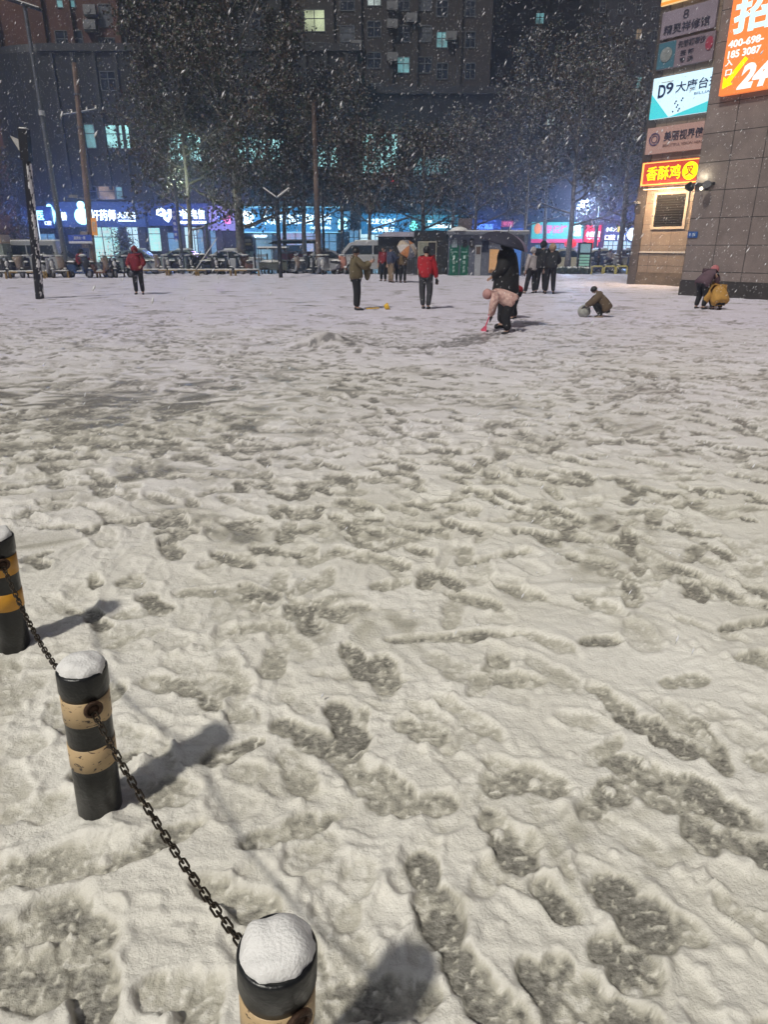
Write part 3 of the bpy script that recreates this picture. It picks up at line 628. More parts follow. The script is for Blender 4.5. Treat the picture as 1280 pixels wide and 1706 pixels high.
T("小胖烧烤", 896, 946, 375, 389, PK, .012); T("家常菜", 953, 970, 374, 394, W1, .012)
m = MB(); x, z = P(895, 381); m.ball((x, -.08, z), .45, sc=(.7, .25, 1)); m.build("pepper_mark", glow("letter_orange", (1, .3, .1), 1.1), t)
m = MB(); (x0, z0), (x1, _) = P(886, 398), P(974, 398); m.bx(x0, x1, -.02, .12, -.32, -.01); m.build("pink_strip", glow("strip_pink", (1, .08, .28), .75), t)
t, P, T = signbox("shop_sign", "bright red sign with white lettering beside the turquoise sign", 974.4, 1003, 375, 403, RY, glow("red_box", (1, .03, .10), .75))
T("小龙虾店", 976, 1002, 385, 395, W1, .012); T("干锅", 978, 1000, 397, 399, W1)
t, P, T = signbox("shop_sign", "white and yellow lettered jewellery sign next to the stone wall", 1005, 1049, 374, 402, RY, navy2)
T("小金大", 1008, 1028, 378, 386, W1, .012); T("福金", 1029, 1040, 377, 387, YL, .012); T("乐", 1041, 1045, 379, 385, W1); T("口腔", 1008, 1026, 391, 400, W1, .012); T("眼镜", 1031, 1044, 391, 400, W1, .012)
t, P, T = signbox("shop_sign", "round white sign cut off by the stone wall", 1049.4, 1080, 374, 404, RY, navy2)
m = MB(); x, z = P(1054, 390); m.lathe([(.55, 0), (.55, .06), (.5, .07)], c=(x, -.02, z), n=24, M=Matrix.Rotation(math.pi / 2, 3, 'X')); m.build("round_logo", W1, t)

# ------------------------------------------------------------------ stone clad building at the right (two walls, signs)
def tile(name, base, joint, bw, rh, vary, off=(0, 0)):
    m = bpy.data.materials.new(name); m.use_nodes = True; nt = m.node_tree; n = nt.nodes; L = nt.links.new; b = n["Principled BSDF"]; MATS[name] = m
    tc = n.new("ShaderNodeTexCoord"); mp = n.new("ShaderNodeMapping"); mp.inputs["Rotation"].default_value = (math.pi / 2, 0, 0); mp.inputs["Location"].default_value = (off[0], off[1], 0); L(tc.outputs["Object"], mp.inputs[0])
    br = n.new("ShaderNodeTexBrick"); br.offset = 0; br.squash = 1; br.inputs["Scale"].default_value = 1; br.inputs["Mortar Size"].default_value = .012; br.inputs["Mortar Smooth"].default_value = .2; br.inputs["Brick Width"].default_value = bw; br.inputs["Row Height"].default_value = rh
    br.inputs["Color1"].default_value = (*base, 1); br.inputs["Color2"].default_value = (*[c * (1 - vary) for c in base], 1); br.inputs["Mortar"].default_value = (*joint, 1); L(mp.outputs[0], br.inputs["Vector"])
    nz = n.new("ShaderNodeTexNoise"); nz.inputs["Scale"].default_value = 1.6; nz.inputs["Detail"].default_value = 8; nz.inputs["Roughness"].default_value = .7; L(tc.outputs["Object"], nz.inputs[0])
    mr = n.new("ShaderNodeMapRange"); mr.inputs[1].default_value = .3; mr.inputs[2].default_value = .7; mr.inputs[3].default_value = .68; mr.inputs[4].default_value = 1.1; L(nz.outputs["Fac"], mr.inputs[0])
    mx = n.new("ShaderNodeMix"); mx.data_type = 'RGBA'; mx.blend_type = 'MULTIPLY'; mx.inputs[0].default_value = 1; L(br.outputs["Color"], mx.inputs[6]); L(mr.outputs[0], mx.inputs[7])
    L(mx.outputs[2], b.inputs["Base Color"]); b.inputs["Roughness"].default_value = .42
    bp = n.new("ShaderNodeBump"); bp.inputs["Strength"].default_value = .5; bp.inputs["Distance"].default_value = .01; bp.invert = True; L(br.outputs["Fac"], bp.inputs["Height"]); L(bp.outputs[0], b.inputs["Normal"]); return m
WA = math.atan2(-.78, .62); WD = Vector((.62, -.78, 0)).normalized(); WN = Vector((WD.y, -WD.x, 0))          # along the wall, and outward
PA, PB = Vector((10.3, 24.8, 0)), Vector((11.04, 32.4, 0))
def onwall(P0, u, v):
    x, yd, z = ray(u, v); d = Vector((x, yd, z)); o = Vector((0, 0, CAM_H)); t_ = (P0 - o).dot(WN) / d.dot(WN); p = o + d * t_
    return (p - P0).dot(WD), p.z
stoneA = tile("grey_stone_tiles", (.27, .22, .20), (.03, .028, .028), 1.02, .83, .12, (0, .0))
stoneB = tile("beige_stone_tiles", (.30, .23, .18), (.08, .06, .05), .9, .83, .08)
stoneShade = tile("shaded_stone_tiles", (.10, .085, .08), (.03, .028, .028), 1.2, .83, .1)  # the pier's shade, put into a darker tile colour
plinth_m = mat("dark_plinth", (.05, .045, .043), .45, vary=.3, vscale=3)
ta = thing("stone_building", "grey stone tiled wall at the right edge with the big orange sign", "building", PA, WA)
m = MB(); m.bx(0, 16, 0, 10, .55, 26); m.build("wall", stoneA, ta)
m = MB(); m.bx(-.02, 16.02, -.02, 10.02, -.1, .548); m.build("plinth", plinth_m, ta)
tb = thing("stone_wing", "set back stone wing carrying a column of shop signs, beige where a lamp lights it", "building", PB, WA)
m = MB(); m.bx(.42, 7.5, 0, 9, -.1, 28); m.build("wall", stoneB, tb)
m = MB(); m.bx(0, .415, -.05, 9, -.1, 28); m.build("corner_pier", stoneShade, tb)
s0, _ = onwall(PB, 1062, 478); m = MB(); m.bx(.42, 7.5, -.04, -.003, .02, .55); m.build("plinth", mat("stained_plinth", (.2, .15, .11), .6, vary=.5, vscale=2), tb)
m = MB(); m.bx(.42, 7.5, -.05, -.003, 1.35, 1.42); m.build("ledge", mat("pale_ledge", (.5, .45, .4), .5), tb)
# barred vent window
(sa, za), (sb, zb) = onwall(PB, 1090, 378), onwall(PB, 1146, 322)
m = MB(); m.bx(sa - .12, sa, -.06, 0, za, zb); m.bx(sb, sb + .12, -.06, 0, za, zb); m.bx(sa - .12, sb + .12, -.06, 0, zb, zb + .1); m.bx(sa - .12, sb + .12, -.06, 0, za - .1, za); f = m.build("vent_window", mat("pale_reveal", (.42, .34, .27), .6), tb)
m = MB(); m.bx(sa, sb, -.012, .0, za, zb); m.build("dark_opening", mat("opening", (.012, .012, .014), .7), f)
m = MB()
for k in range(12): z = za + .06 + (zb - za - .1) * k / 12; m.box(((sa + sb) / 2, -.035, z), (sb - sa, .05, .03), M=Matrix.Rotation(.5, 3, 'X'))
m.build("louvre", mat("louvre_metal", (.025, .023, .023), .4), f)
def wallsign(P0, name, label, c, board, dep=.12, off=.02, cat="sign"):
    """c = photo corners u0,u1 at the left and right ends with top/bottom rows at the left end"""
    u0, u1, vt, vb = c; Q = P0 + WN * (off + dep); (s0, z0), (s1, _) = onwall(Q, u0, vb), onwall(Q, u1, vb); _, z1 = onwall(Q, u0 + (vb - vt) * .165, vt); wd, ht = s1 - s0, z1 - z0
    pos = P0 + WD * ((s0 + s1) / 2) + WN * (off + dep) + Vector((0, 0, z0)); t = thing(name, label, cat, pos, WA)
    m = MB(); m.bx(-wd / 2, wd / 2, 0, dep, 0, ht); m.build("board", board, t)
    def T(s, a, b, c_, d, m_, bold=.02, **k):   # fractions of the board: x a..b, z c..d
        return txt(s, m_, t, -wd / 2 + wd * (a + b) / 2, ht * (c_ + d) / 2, wd * (b - a), ht * (d - c_), y=-.004, depth=.012, bold=bold, **k)
    return t, T, wd, ht
def flat(name, col, e=.0): return mat(name, col, .5, emit=col if e else None, es=e)
blackp = mat("ink", (.03, .03, .06), .5); 
t, T, wd, ht = wallsign(PB, "wall_sign", "pale yellow lit sign cut off at the top of the sign column", (1102, 1186, -40, 11), glow("yellow_sign", (1.0, .72, .35), .85))
m = MB(); m.bx(-wd / 2, wd / 2, -.012, -.002, .02, .12); m.build("orange_edge", glow("orange_edge", (1, .35, .05), .8), t)
t, T, wd, ht = wallsign(PB, "wall_sign", "unlit lilac grey sign with dark lettering, second from the top of the column", (1100, 1188, 21, 67), mat("lilac_sign", (.30, .25, .31), .6, vary=.15, vscale=2))
T("精灵祥修馆", .06, .9, .12, .48, blackp, .012); T("8", .40, .5, .58, .9, blackp, .0)
t, T, wd, ht = wallsign(PB, "wall_sign", "unlit brownish sign with a round teal badge above the white billiards sign", (1094, 1184, 72, 118), mat("dull_pink_sign", (.26, .20, .24), .6, vary=.15, vscale=2))
T("先锋裙带沙", .36, .84, .66, .92, blackp, .02); T("签 舒", .42, .66, .36, .56, blackp, .02); T("专 汤", .42, .66, .1, .3, blackp, .02)
m = MB(); m.bx(-wd / 2, -wd / 2 + wd * .32, -.012, -.002, .02, ht - .02); m.build("teal_panel", mat("teal_panel", (.05, .16, .22), .6), t)
m = MB(); m.lathe([(ht * .27, 0), (ht * .27, .02), (ht * .2, .03)], c=(-wd / 2 + wd * .16, -.013, ht * .52), n=28, M=Matrix.Rotation(math.pi / 2, 3, 'X')); m.build("round_badge", mat("badge", (.3, .33, .33), .6, vary=.4, vscale=8), t)
m = MB(); m.lathe([(ht * .16, 0), (ht * .16, .02)], c=(wd * .42, -.013, ht * .6), n=20, M=Matrix.Scale(1.5, 3, (0, 0, 1)) @ Matrix.Rotation(math.pi / 2, 3, 'X')); m.build("red_seal", mat("seal_red", (.35, .04, .08), .6), t)
t, T, wd, ht = wallsign(PB, "wall_sign", "bright white billiards sign with turquoise corners and dark blue lettering", (1082, 1186, 131, 200), glow("billiard_white", (.62, .86, 1.0), .95))
dk = mat("dark_blue_ink", (.01, .03, .12), .5)
T("D", .10, .22, .50, .82, dk, .03); T("9", .22, .34, .56, .84, dk, .02); T("大唐台球", .38, 1.05, .56, .82, dk, .012); T("BILLIARDS", .68, 1.08, .44, .50, mat("pale_ink", (.25, .4, .6), .5), .01)
m = MB(); tq = glow("turquoise_corner", (.06, .62, .68), .8)
m.add([(-wd / 2, -.004, ht * .62), (-wd / 2, -.004, 0), (-wd * .18, -.004, 0)], [(0, 1, 2)]); m.add([(-wd * .18, -.0045, 0), (wd / 2, -.0045, 0), (wd / 2, -.0045, ht * .28)], [(0, 1, 2)]); m.build("turquoise_corner", tq, t)
m = MB(); m.bx(-wd / 2 + wd * .14, -wd / 2 + wd * .33, -.012, -.002, ht * .86, ht * .875); m.build("gold_bar", mat("gold_bar", (.5, .35, .15), .5), t)
m = MB()
for k in range(9): m.ball((-wd * .12 + .09 * k % .4, -.006, ht * .12 + .07 * ((k * 5) % 7)), .035, n=6, sc=(1, .15, 1))
m.build("player_drawing", dk, t)
t, T, wd, ht = wallsign(PB, "wall_sign", "dim pink eye health sign with a dark ring logo and brush lettering", (1075, 1174, 214, 258), mat("pink_sign", (.52, .33, .29), .6, emit=(.8, .4, .3), es=.10, vary=.12, vscale=2))
T("美丽视界健康", .30, 1.06, .42, .80, blackp, .02); T("BEAUTIFUL VISION HEALTH", .30, 1.02, .22, .32, mat("brown_ink", (.2, .1, .09), .6), .0)
m = MB(); q = Matrix.Rotation(math.pi / 2, 3, 'X')
for r in (.2, .115): m.tube([(-wd * .36 + ht * r * 1.1 * math.cos(a), -.012, ht * .55 + ht * r * 1.1 * math.sin(a)) for a in [2 * math.pi * k / 24 for k in range(25)]], .03 if r == .2 else .018, 6)
m.build("ring_logo", mat("purple_ink", (.08, .04, .12), .5), t)
t, T, wd, ht = wallsign(PB, "wall_sign", "red fried chicken sign with glowing yellow letters and yellow neon border", (1067, 1170, 271, 311), mat("red_neon_board", (.5, .05, .04), .5, emit=(1, .10, .05), es=.42))
T("香酥鸡", .09, .64, .22, .80, glow("neon_yellow", (.95, 1.0, .0), 1.3), .012)
m = MB(); nb = glow("neon_border", (1, .62, .12), 1.2)
for (x0, x1, z0, z1) in ((-.49, .49, .03, .07), (-.49, .49, .93, .97), (-.49, -.465, .07, .93), (.465, .49, .07, .93)): m.bx(wd * x0, wd * x1, -.03, -.002, ht * z0, ht * z1)
m.build("neon_border", nb, t)
m = MB(); m.lathe([(ht * .36, 0), (ht * .36, .03), (ht * .33, .04)], c=(wd * .29, -.003, ht * .5), n=28, M=q); m.build("yellow_disc", MATS["neon_yellow"], t)
txt("叉", mat("red_ink", (.5, .05, .02), .5, emit=(1, .1, .02), es=.4), t, wd * .29, ht * .5, ht * .4, ht * .4, y=-.045)
# lit tube under the fried chicken sign
(s0, z0), (s1, _) = onwall(PB, 1078, 316), onwall(PB, 1150, 316)
tl = thing("strip_light", "thin warm strip light under the red fried chicken sign", "light", PB + WD * ((s0 + s1) / 2) + WN * .22 + Vector((0, 0, z0)), WA)
m = MB(); m.bx(-(s1 - s0) / 2, (s1 - s0) / 2, -.03, .03, -.03, .0); m.build("tube", glow("warm_tube", (1, .72, .42), 1.6), tl)
m = MB(); m.bx(-(s1 - s0) / 2, (s1 - s0) / 2, -.04, .04, .002, .05); m.build("housing", trim, tl)
ld = bpy.data.lights.new("strip_lamp", 'AREA'); ld.shape = 'RECTANGLE'; ld.size = 1.8; ld.size_y = .1; ld.energy = 170; ld.color = (1, .70, .40)
lo = bpy.data.objects.new("strip_lamp", ld); C.objects.link(lo); lo.parent = tl; lo.location = (0, -.75, -.06); lo.rotation_euler = (R(28), 0, 0)
# orange sign on the near wall
t, T, wd, ht = wallsign(PA, "wall_sign", "big glowing orange sign with phone numbers, a yellow arrow and 24, top right corner", (1198, 1330, -70, 160), mat("orange_sign", (.7, .16, .03), .5, emit=(1.0, .25, .06), es=.85), dep=.2)
def TP(s, u0, u1, v0, v1, m_, bold=.02, **k):
    uc = (u0 + u1) / 2; (sa, z1), (sb, z0) = onwall(PA + WN * .22, uc, v0), onwall(PA + WN * .22, uc, v1); (s0, _), (s1, _) = onwall(PA + WN * .22, u0, (v0 + v1) / 2), onwall(PA + WN * .22, u1, (v0 + v1) / 2)
    org = (Vector(t.location) - PA).dot(WD); return txt(s, m_, t, (s0 + s1) / 2 - org, (z0 + z1) / 2 - t.location.z, s1 - s0, z1 - z0, y=-.004, depth=.012, bold=bold, **k)
wl = glow("sign_white", (.95, .9, .9), .95); wc = glow("sign_icy", (.62, .95, .95), .95)
TP("招", 1226, 1290, -12, 50, wc, .035); TP("400-698-", 1216, 1273, 62, 75, wl, .03); TP("185 3087", 1215, 1268, 80, 93, wl, .03)
TP("入", 1210, 1222, 99, 110, wl, .02); TP("口", 1210, 1220, 116, 126, wl, .02); TP("24", 1232, 1284, 103, 145, wl, .05, shear=.25)
def onA(u, v): s_, z = onwall(PA + WN * .22, u, v); return (s_ - (Vector(t.location) - PA).dot(WD), z - t.location.z)
m = MB(); pp = [onA(*q_) for q_ in ((1243, 94), (1248, 98), (1218, 137), (1222, 140), (1204, 149), (1207, 128), (1212, 132))]
m.add([(x, -.016, z) for x, z in pp], [tuple(range(7))]); m.add([(x, -.002, z) for x, z in pp], []); m.build("yellow_arrow", glow("arrow_yellow", (1, .85, .0), 1.0), t)
# wall plate, twin lamp on the near wall
t, T, wd, ht = wallsign(PA, "wall_plate", "small blue number plate on the grey stone wall", (1146, 1162, 386, 396), mat("plate_blue", (.02, .10, .35), .4), dep=.02, cat="sign")
T("15", .2, .8, .25, .75, mat("plate_white", (.6, .65, .7), .5), .01)
(s0, z0) = onwall(PA, 1172, 308)
tl = thing("wall_lamp", "twin headed spotlight on the stone wall throwing a pale glow upward", "light", PA + WD * s0 + Vector((0, 0, z0)), WA)
for sx in (-.28, .30):
    m = MB(); m.lathe([(.05, -.16), (.10, -.1), (.13, .06), (.135, .08)], c=(sx, -.3, -.06), n=18, M=Matrix.Rotation(.5 * (1 if sx > 0 else -1), 3, 'Y') @ Matrix.Rotation(.9, 3, 'X')); m.build("lamp_head", mat("dark_metal", (.04, .04, .045), .4, .6), tl)
m = MB(); m.bx(-.5, .4, -.1, -.003, -.02, .06); m.tube([(-.28, -.05, 0), (-.28, -.3, -.1)], .025); m.tube([(.30, -.05, 0), (.30, -.3, -.1)], .025); m.build("bracket", MATS["dark_metal"], tl)
m = MB(); m.ball((.05, -.16, -.12), .05); m.build("bulb", glow("bulb", (1, .95, .7), 5), tl)
for sx, sz, e in ((-.05, .25, 9), (.3, -.12, 9)):
    ld = bpy.data.lights.new("lamp_bulb", 'POINT'); ld.energy = e; ld.color = (1, .96, .72); ld.shadow_soft_size = .05
    lo = bpy.data.objects.new("lamp_bulb", ld); C.objects.link(lo); lo.parent = tl; lo.location = (sx, -.22, sz)
(s0, z0) = onwall(PB, 1066, 338)
m = MB(); m.bx(-.1, .1, -.22, 0, -.05, .05); m.bx(-.03, .03, -.35, -.22, .0, .04); t = thing("wall_camera", "small camera on the corner pier below the red sign", "camera", PB + WD * s0 + WN * .06 + Vector((0, 0, z0)), WA); m.build("housing", ac, t)
m = MB(); m.bx(-.14, .14, -.04, 0, -.4, -.12); m.build("junction_box", trim, t)
# ------------------------------------------------------------------ trees
bark = mat("bark", (.24, .21, .19), .85, vary=.5, vscale=6, bump=.6, bscale=14)
leaf_a = mat("leaf_brown_green", (.060, .050, .034), .6); leaf_b = mat("leaf_green", (.036, .055, .028), .6); leaf_c = mat("leaf_brown", (.080, .048, .034), .65); leaf_s = mat("leaf_under_snow", (.24, .23, .23), .6)
def tree_meshes(seed, H, rad, base, nleaf, size, tw=.17, snowy=.14, twiggy=0, dense=1.0):
    rr = random.Random(seed); nr = np.random.RandomState(seed)
    b = MB(); tips = []
    def limb(p, d, ln, r, lvl):
        pts = [p]; rs = [r]; n = 5; q = Vector(p); dd = Vector(d)
        for i in range(n):
            dd = (dd + Vector((rr.gauss(0, .10), rr.gauss(0, .10), rr.gauss(.04, .06)))).normalized(); q = q + dd * ln / n; pts.append(q.copy()); rs.append(r * (1 - .62 * (i + 1) / n))
            if lvl >= 1: tips.append((q.copy(), lvl))
        b.tube(pts, rs, 8 if lvl == 0 else 5 if lvl < 2 else 4, caps=lvl == 0)
        if lvl < 3:
            k = (7, 4, 3)[lvl]
            for i in range(k):
                s_ = rr.uniform(.3, 1) if lvl else rr.uniform(.25, 1); j = min(n - 1, int(s_ * n)); pp = pts[j].lerp(pts[j + 1], s_ * n - j if s_ < 1 else 1)
                a = rr.uniform(0, 6.283) if lvl else i * 2.4 + rr.uniform(-.3, .3); tilt = rr.uniform(.5, .95)
                side = dd.cross(Vector((math.cos(a), math.sin(a), .1))).normalized(); nd = (dd * math.cos(tilt) + side * math.sin(tilt) + Vector((0, 0, .18))).normalized()
                limb(pp, nd, ln * rr.uniform(.5, .72) * (1 if lvl else .62), rs[j] * .6, lvl + 1)
    # trunk
    pts = [Vector((0, 0, -.05))]; lean = Vector((rr.gauss(0, .02), rr.gauss(0, .02), 1)); n = 8; rs = [tw * 1.25]
    for i in range(1, n + 1):
        pts.append(pts[-1] + (lean + Vector((rr.gauss(0, .03), rr.gauss(0, .03), 0))).normalized() * H * .82 / n); rs.append(tw * (1 - .8 * (i / n) ** 1.1))
    b.tube(pts, rs, 10)
    def tr(z):
        z = max(0, min(n - .001, z / (H * .82) * n)); i = int(z); return pts[i].lerp(pts[i + 1], z - i), rs[i]
    for i in range(15):
        z = base + (H * .8 - base) * (i / 14) ** .9 * .95; p, r = tr(z); a = i * 2.399 + rr.uniform(-.4, .4)
        up = .22 + .75 * i / 14; d = Vector((math.cos(a), math.sin(a), up)).normalized()
        ext = rad * (1.0 - .45 * (i / 14)) * rr.uniform(.72, 1.05)
        limb(p, d, ext, r * .5, 1)
    T_ = np.array([list(p) for p, l in tips]); T_ = T_[T_[:, 2] > base * .85]
    # leaves: small folded blades in clumps about the twigs
    cl = T_[nr.randint(0, len(T_), int(nleaf / 7))] + nr.normal(0, .24, (int(nleaf / 7), 3))
    P_ = np.repeat(cl, 7, 0) + nr.normal(0, .20, (len(cl) * 7, 3)); N = len(P_)
    d1 = nr.normal(0, 1, (N, 3)); d1[:, 2] -= .5; d1 /= np.linalg.norm(d1, axis=1)[:, None]
    d2 = np.cross(d1, nr.normal(0, 1, (N, 3))); d2 /= np.linalg.norm(d2, axis=1)[:, None]; up = np.cross(d1, d2)
    sz = (size * nr.uniform(.55, 1.25, N))[:, None]
    V_ = np.stack([P_, P_ + d1 * sz * .5 + d2 * sz * .42 + up * sz * .12, P_ + d1 * sz, P_ + d1 * sz * .5 - d2 * sz * .42 + up * sz * .12], 1).reshape(-1, 3)
    mi = nr.choice(4, N, p=np.array([.42 * (1 - snowy), .26 * (1 - snowy), .32 * (1 - snowy), snowy]))
    F_ = np.arange(N * 4).reshape(N, 4)
    me = bpy.data.meshes.new("crown"); me.vertices.add(N * 4); me.vertices.foreach_set("co", V_.astype('f').ravel()); me.loops.add(N * 4); me.loops.foreach_set("vertex_index", F_.ravel().astype('i'))
    me.polygons.add(N); me.polygons.foreach_set("loop_start", np.arange(0, N * 4, 4, dtype='i')); me.polygons.foreach_set("loop_total", np.full(N, 4, 'i'))
    for q in (leaf_a, leaf_b, leaf_c, leaf_s): me.materials.append(q)
    me.polygons.foreach_set("material_index", mi.astype('i')); me.update()
    return b, me
def tree(name, label, seed, u, Yd, H, rad, base, nleaf, size=.2, v=300, **k):
    b, me = tree_meshes(seed, H, rad, base, nleaf, size, **k); x = at(u, 440, Yd).x
    t = thing(name, label, "tree", (x, Yd, .0), 0, "street trees between the plaza and the shops"); b.build("trunk", bark, t, smooth=True)
    o = bpy.data.objects.new("crown", me); C.objects.link(o); o.parent = t; return t
TR = [("plane_tree", "largest plane tree with a dense brown crown and a pale mottled trunk behind the scooters", 1, 402, 46, 19, 6.2, 2.7, 24000, .19, dict(tw=.30, snowy=.12)),
      ("plane_tree", "broad leafy tree whose crown spreads left over the telecom sign", 2, 318, 46.5, 17, 5.2, 2.6, 14500, .19, dict(tw=.16, snowy=.12)),
      ("street_tree", "slim tree just left of the long dark utility pole, pale trunk", 3, 509, 47, 13, 3.1, 3.0, 6500, .18, dict(tw=.17)),
      ("street_tree", "thin forked tree in front of the dental sign emblem", 4, 476, 52, 14, 3.4, 3.0, 5500, .17, dict(tw=.17)),
      ("street_tree", "tree with slender trunk rising between the white van and the dark booth", 5, 617, 45, 8.8, 2.8, 2.6, 5200, .17, dict(tw=.15)),
      ("street_tree", "dark trunked tree growing up behind the dark booth", 6, 704, 46, 8.8, 3.1, 2.7, 5200, .17, dict(tw=.20)),
      ("street_tree", "sparse twiggy tree directly behind the grey kiosk roof", 7, 790, 47, 9.6, 3.2, 2.9, 3800, .15, dict(tw=.14, snowy=.3)),
      ("street_tree", "thin snow dusted tree beyond the right end of the grey kiosk", 8, 870, 52, 13.5, 3.8, 3.0, 4500, .17, dict(tw=.13, snowy=.32)),
      ("street_tree", "tree with straight grey trunk left of the lit information totem", 9, 946, 47, 13, 3.6, 2.9, 5500, .17, dict(tw=.19, snowy=.32)),
      ("street_tree", "tree with thick grey trunk near the stone pier, snow on every twig", 10, 1031, 49, 13, 3.5, 2.8, 5500, .17, dict(tw=.20, snowy=.34)),
      ("street_tree", "tall hazy tree with high crown behind the thin tree near the kiosk", 11, 905, 56, 17, 4.2, 6.0, 4200, .18, dict(tw=.16, snowy=.34)),
      ("street_tree", "tall pale tree standing behind the turquoise barbecue sign's right half", 12, 990, 57, 18, 4.2, 6.0, 4500, .18, dict(tw=.16, snowy=.34)),
      ("street_tree", "high crowned tree rising between the largest plane tree and the central tower", 13, 572, 53, 14, 3.4, 5.0, 4500, .2, dict(tw=.17, snowy=.18)),
      ("street_tree", "tall dim tree reaching above the kiosk's roof box", 14, 752, 56, 10.8, 3.6, 3.6, 3200, .16, dict(tw=.16, snowy=.26)),
      ("street_tree", "dark leafy tree at the far left edge behind the white panel van", 15, -8, 56, 9, 3.4, 2.0, 7000, .2, dict(tw=.14, snowy=.1))]
for nm, lb, sd, u, Yd, H, rad, base, nl, sz, kw in TR: tree(nm, lb, sd, u, Yd, H, rad, base, nl, sz, **kw)
# small potted conifer before the pharmacy and round shrubs
b, me = tree_meshes(30, 2.8, .8, .4, 1800, .12, tw=.05); t = thing("young_tree", "small dark bushy tree in front of the lit pharmacy window", "tree", (at(210, 440, 57).x, 57, .1)); b.build("trunk", bark, t); o = bpy.data.objects.new("crown", me); C.objects.link(o); o.parent = t

# ------------------------------------------------------------------ poles, lamps, wires
conc = mat("brown_pole", (.22, .15, .115), .8, vary=.35, vscale=3); steel = mat("grey_steel", (.16, .17, .20), .45, .3, vary=.3, vscale=2)
darkm = mat("dark_metal", (.04, .04, .045), .4, .6)
def pole(name, label, cat, u, vb, vt, r0, r1, m_, Yd=None, n=14, lean=0):
    p = g(u, vb) if Yd is None else at(u, vb, Yd); top = at(u, vt, p.y)
    # the picture's verticals converge: find the height from the row of the top only
    t = thing(name, label, cat, (p.x, p.y, 0)); t.rotation_euler[1] = math.atan2(lean, top.z); b = MB(); b.tube([(0, 0, -.1), (0, 0, top.z * .5), (0, 0, top.z)], [r0, (r0 + r1) / 2, r1], n); b.build("post", m_, t, smooth=False); return t, top.z, p
# snow plastered lamp post in front
t, h, p = pole("lamp_post", "near lamp post plastered with snow on its right side, wedge shaped head", "lamp post", 66, 498, 214, .135, .125, darkm, lean=.42)
m = MB(); rr_ = np.random.RandomState(2); n_ = 90; vs = []; fs = []
for i in range(n_):
    z = .03 + (h - .95) * i / (n_ - 1)
    for k in range(9):
        a = R(-72 + 15 * k); e = math.sin(math.pi * k / 8) ** .5; jit = rr_.uniform(.3, 1.0) * (0.6 + .5 * math.sin(z * 7) ** 2)
        rad = .118 + .030 * e * (jit * (1.0 if (math.sin(z * 5.3 + k) + math.sin(z * 11 + 2 * k)) > -.7 else .1)); vs.append((rad * math.cos(a - .25), rad * math.sin(a - .25), z))
for i in range(n_ - 1):
    for k in range(8): fs.append((i * 9 + k, i * 9 + k + 1, (i + 1) * 9 + k + 1, (i + 1) * 9 + k))
m.add(vs, fs); m.build("stuck_snow", snow, t, smooth=True)
m = MB(); m.bx(-.128, .128, -.128, .128, h - .86, h); m.build("lamp_housing", darkm, t)
m = MB(); m.prism([(-.15, h - .62), (-.15, h - .30), (-.40, h - .22)], -.07, .07); m.build("lamp_shade", mat("pale_shade", (.5, .48, .45), .5), t)
m = MB(); m.lathe([(.14, h), (.13, h + .03), (.02, h + .05)], n=12, M=None); m.build("snow_cap", snow, t)
# tall solar street light
t, h, p = pole("street_light", "tall leaning looking street light with a flat tilted panel head at the top left", "street light", 112, 455, 8, .16, .10, steel, Yd=43.6)
m = MB(); Mx = Matrix.Rotation(R(16), 3, 'Y'); m.box((-.15, 0, h + .05), (2.1, .5, .09), M=Mx); m.build("panel_head", darkm, t)
m = MB(); m.box((-.15, 0, h + .12), (2.05, .46, .05), M=Mx); m.build("snow_layer", snow, t)
m = MB(); m.tube([(0, 0, h * .62), (0, 0, h * .62 + .25)], .16, 12); m.build("collar", mat("pale_collar", (.45, .45, .48), .5), t)
m = MB(); m.ball((-1.05, -.1, h + .28), .09); m.build("lit_lamp", glow("amber_lamp", (1, .75, .4), 3), t)
# brown utility pole with cross arm
t, h, p = pole("utility_pole", "brown concrete utility pole with insulators and a camera, left of the pharmacy lettering", "utility pole", 157, 457, 104, .19, .13, conc, Yd=43.2, lean=.60)
za = at(157, 188, 43.2).z; zc = at(157, 330, 43.2).z
m = MB(); m.tube([(-1.0, 0, za - .15), (1.0, 0, za + .25)], .05, 6); m.build("cross_arm", steel, t)
for dx in (-.95, -.4, .45, .95): m = MB(); m.lathe([(.05, 0), (.07, .05), (.04, .12), (.06, .16), (.02, .2)], c=(dx, 0, za + .05 + .2 * dx), n=10); m.build("insulator", mat("porcelain", (.6, .58, .55), .3), t)
for zb in (at(157, 158, 43.2).z, at(157, 213, 43.2).z): m = MB(); m.lathe([(.19, 0), (.19, .08)], c=(0, 0, zb), n=14); m.build("clamp_band", steel, t)
m = MB(); m.box((-.75, -.05, zc + .05), (.5, .16, .15)); m.tube([(0, 0, zc - .05), (-.6, 0, zc)], .03, 6); m.build("camera", ac, t)
m = MB(); m.box((-.28, -.1, at(157, 400, 43.2).z), (.42, .3, .9)); m.build("meter_box", mat("beige_box", (.3, .25, .2), .6), t)
m = MB(); m.box((.32, -.16, at(157, 377, 43.2).z), (.3, .1, .95)); m.build("orange_plate", mat("orange_plate", (.7, .3, .06), .5, emit=(1, .4, .05), es=.25), t)
txt("灯", MATS["porcelain"], t, .32, at(157, 377, 43.2).z, .2, .6, y=-.22)
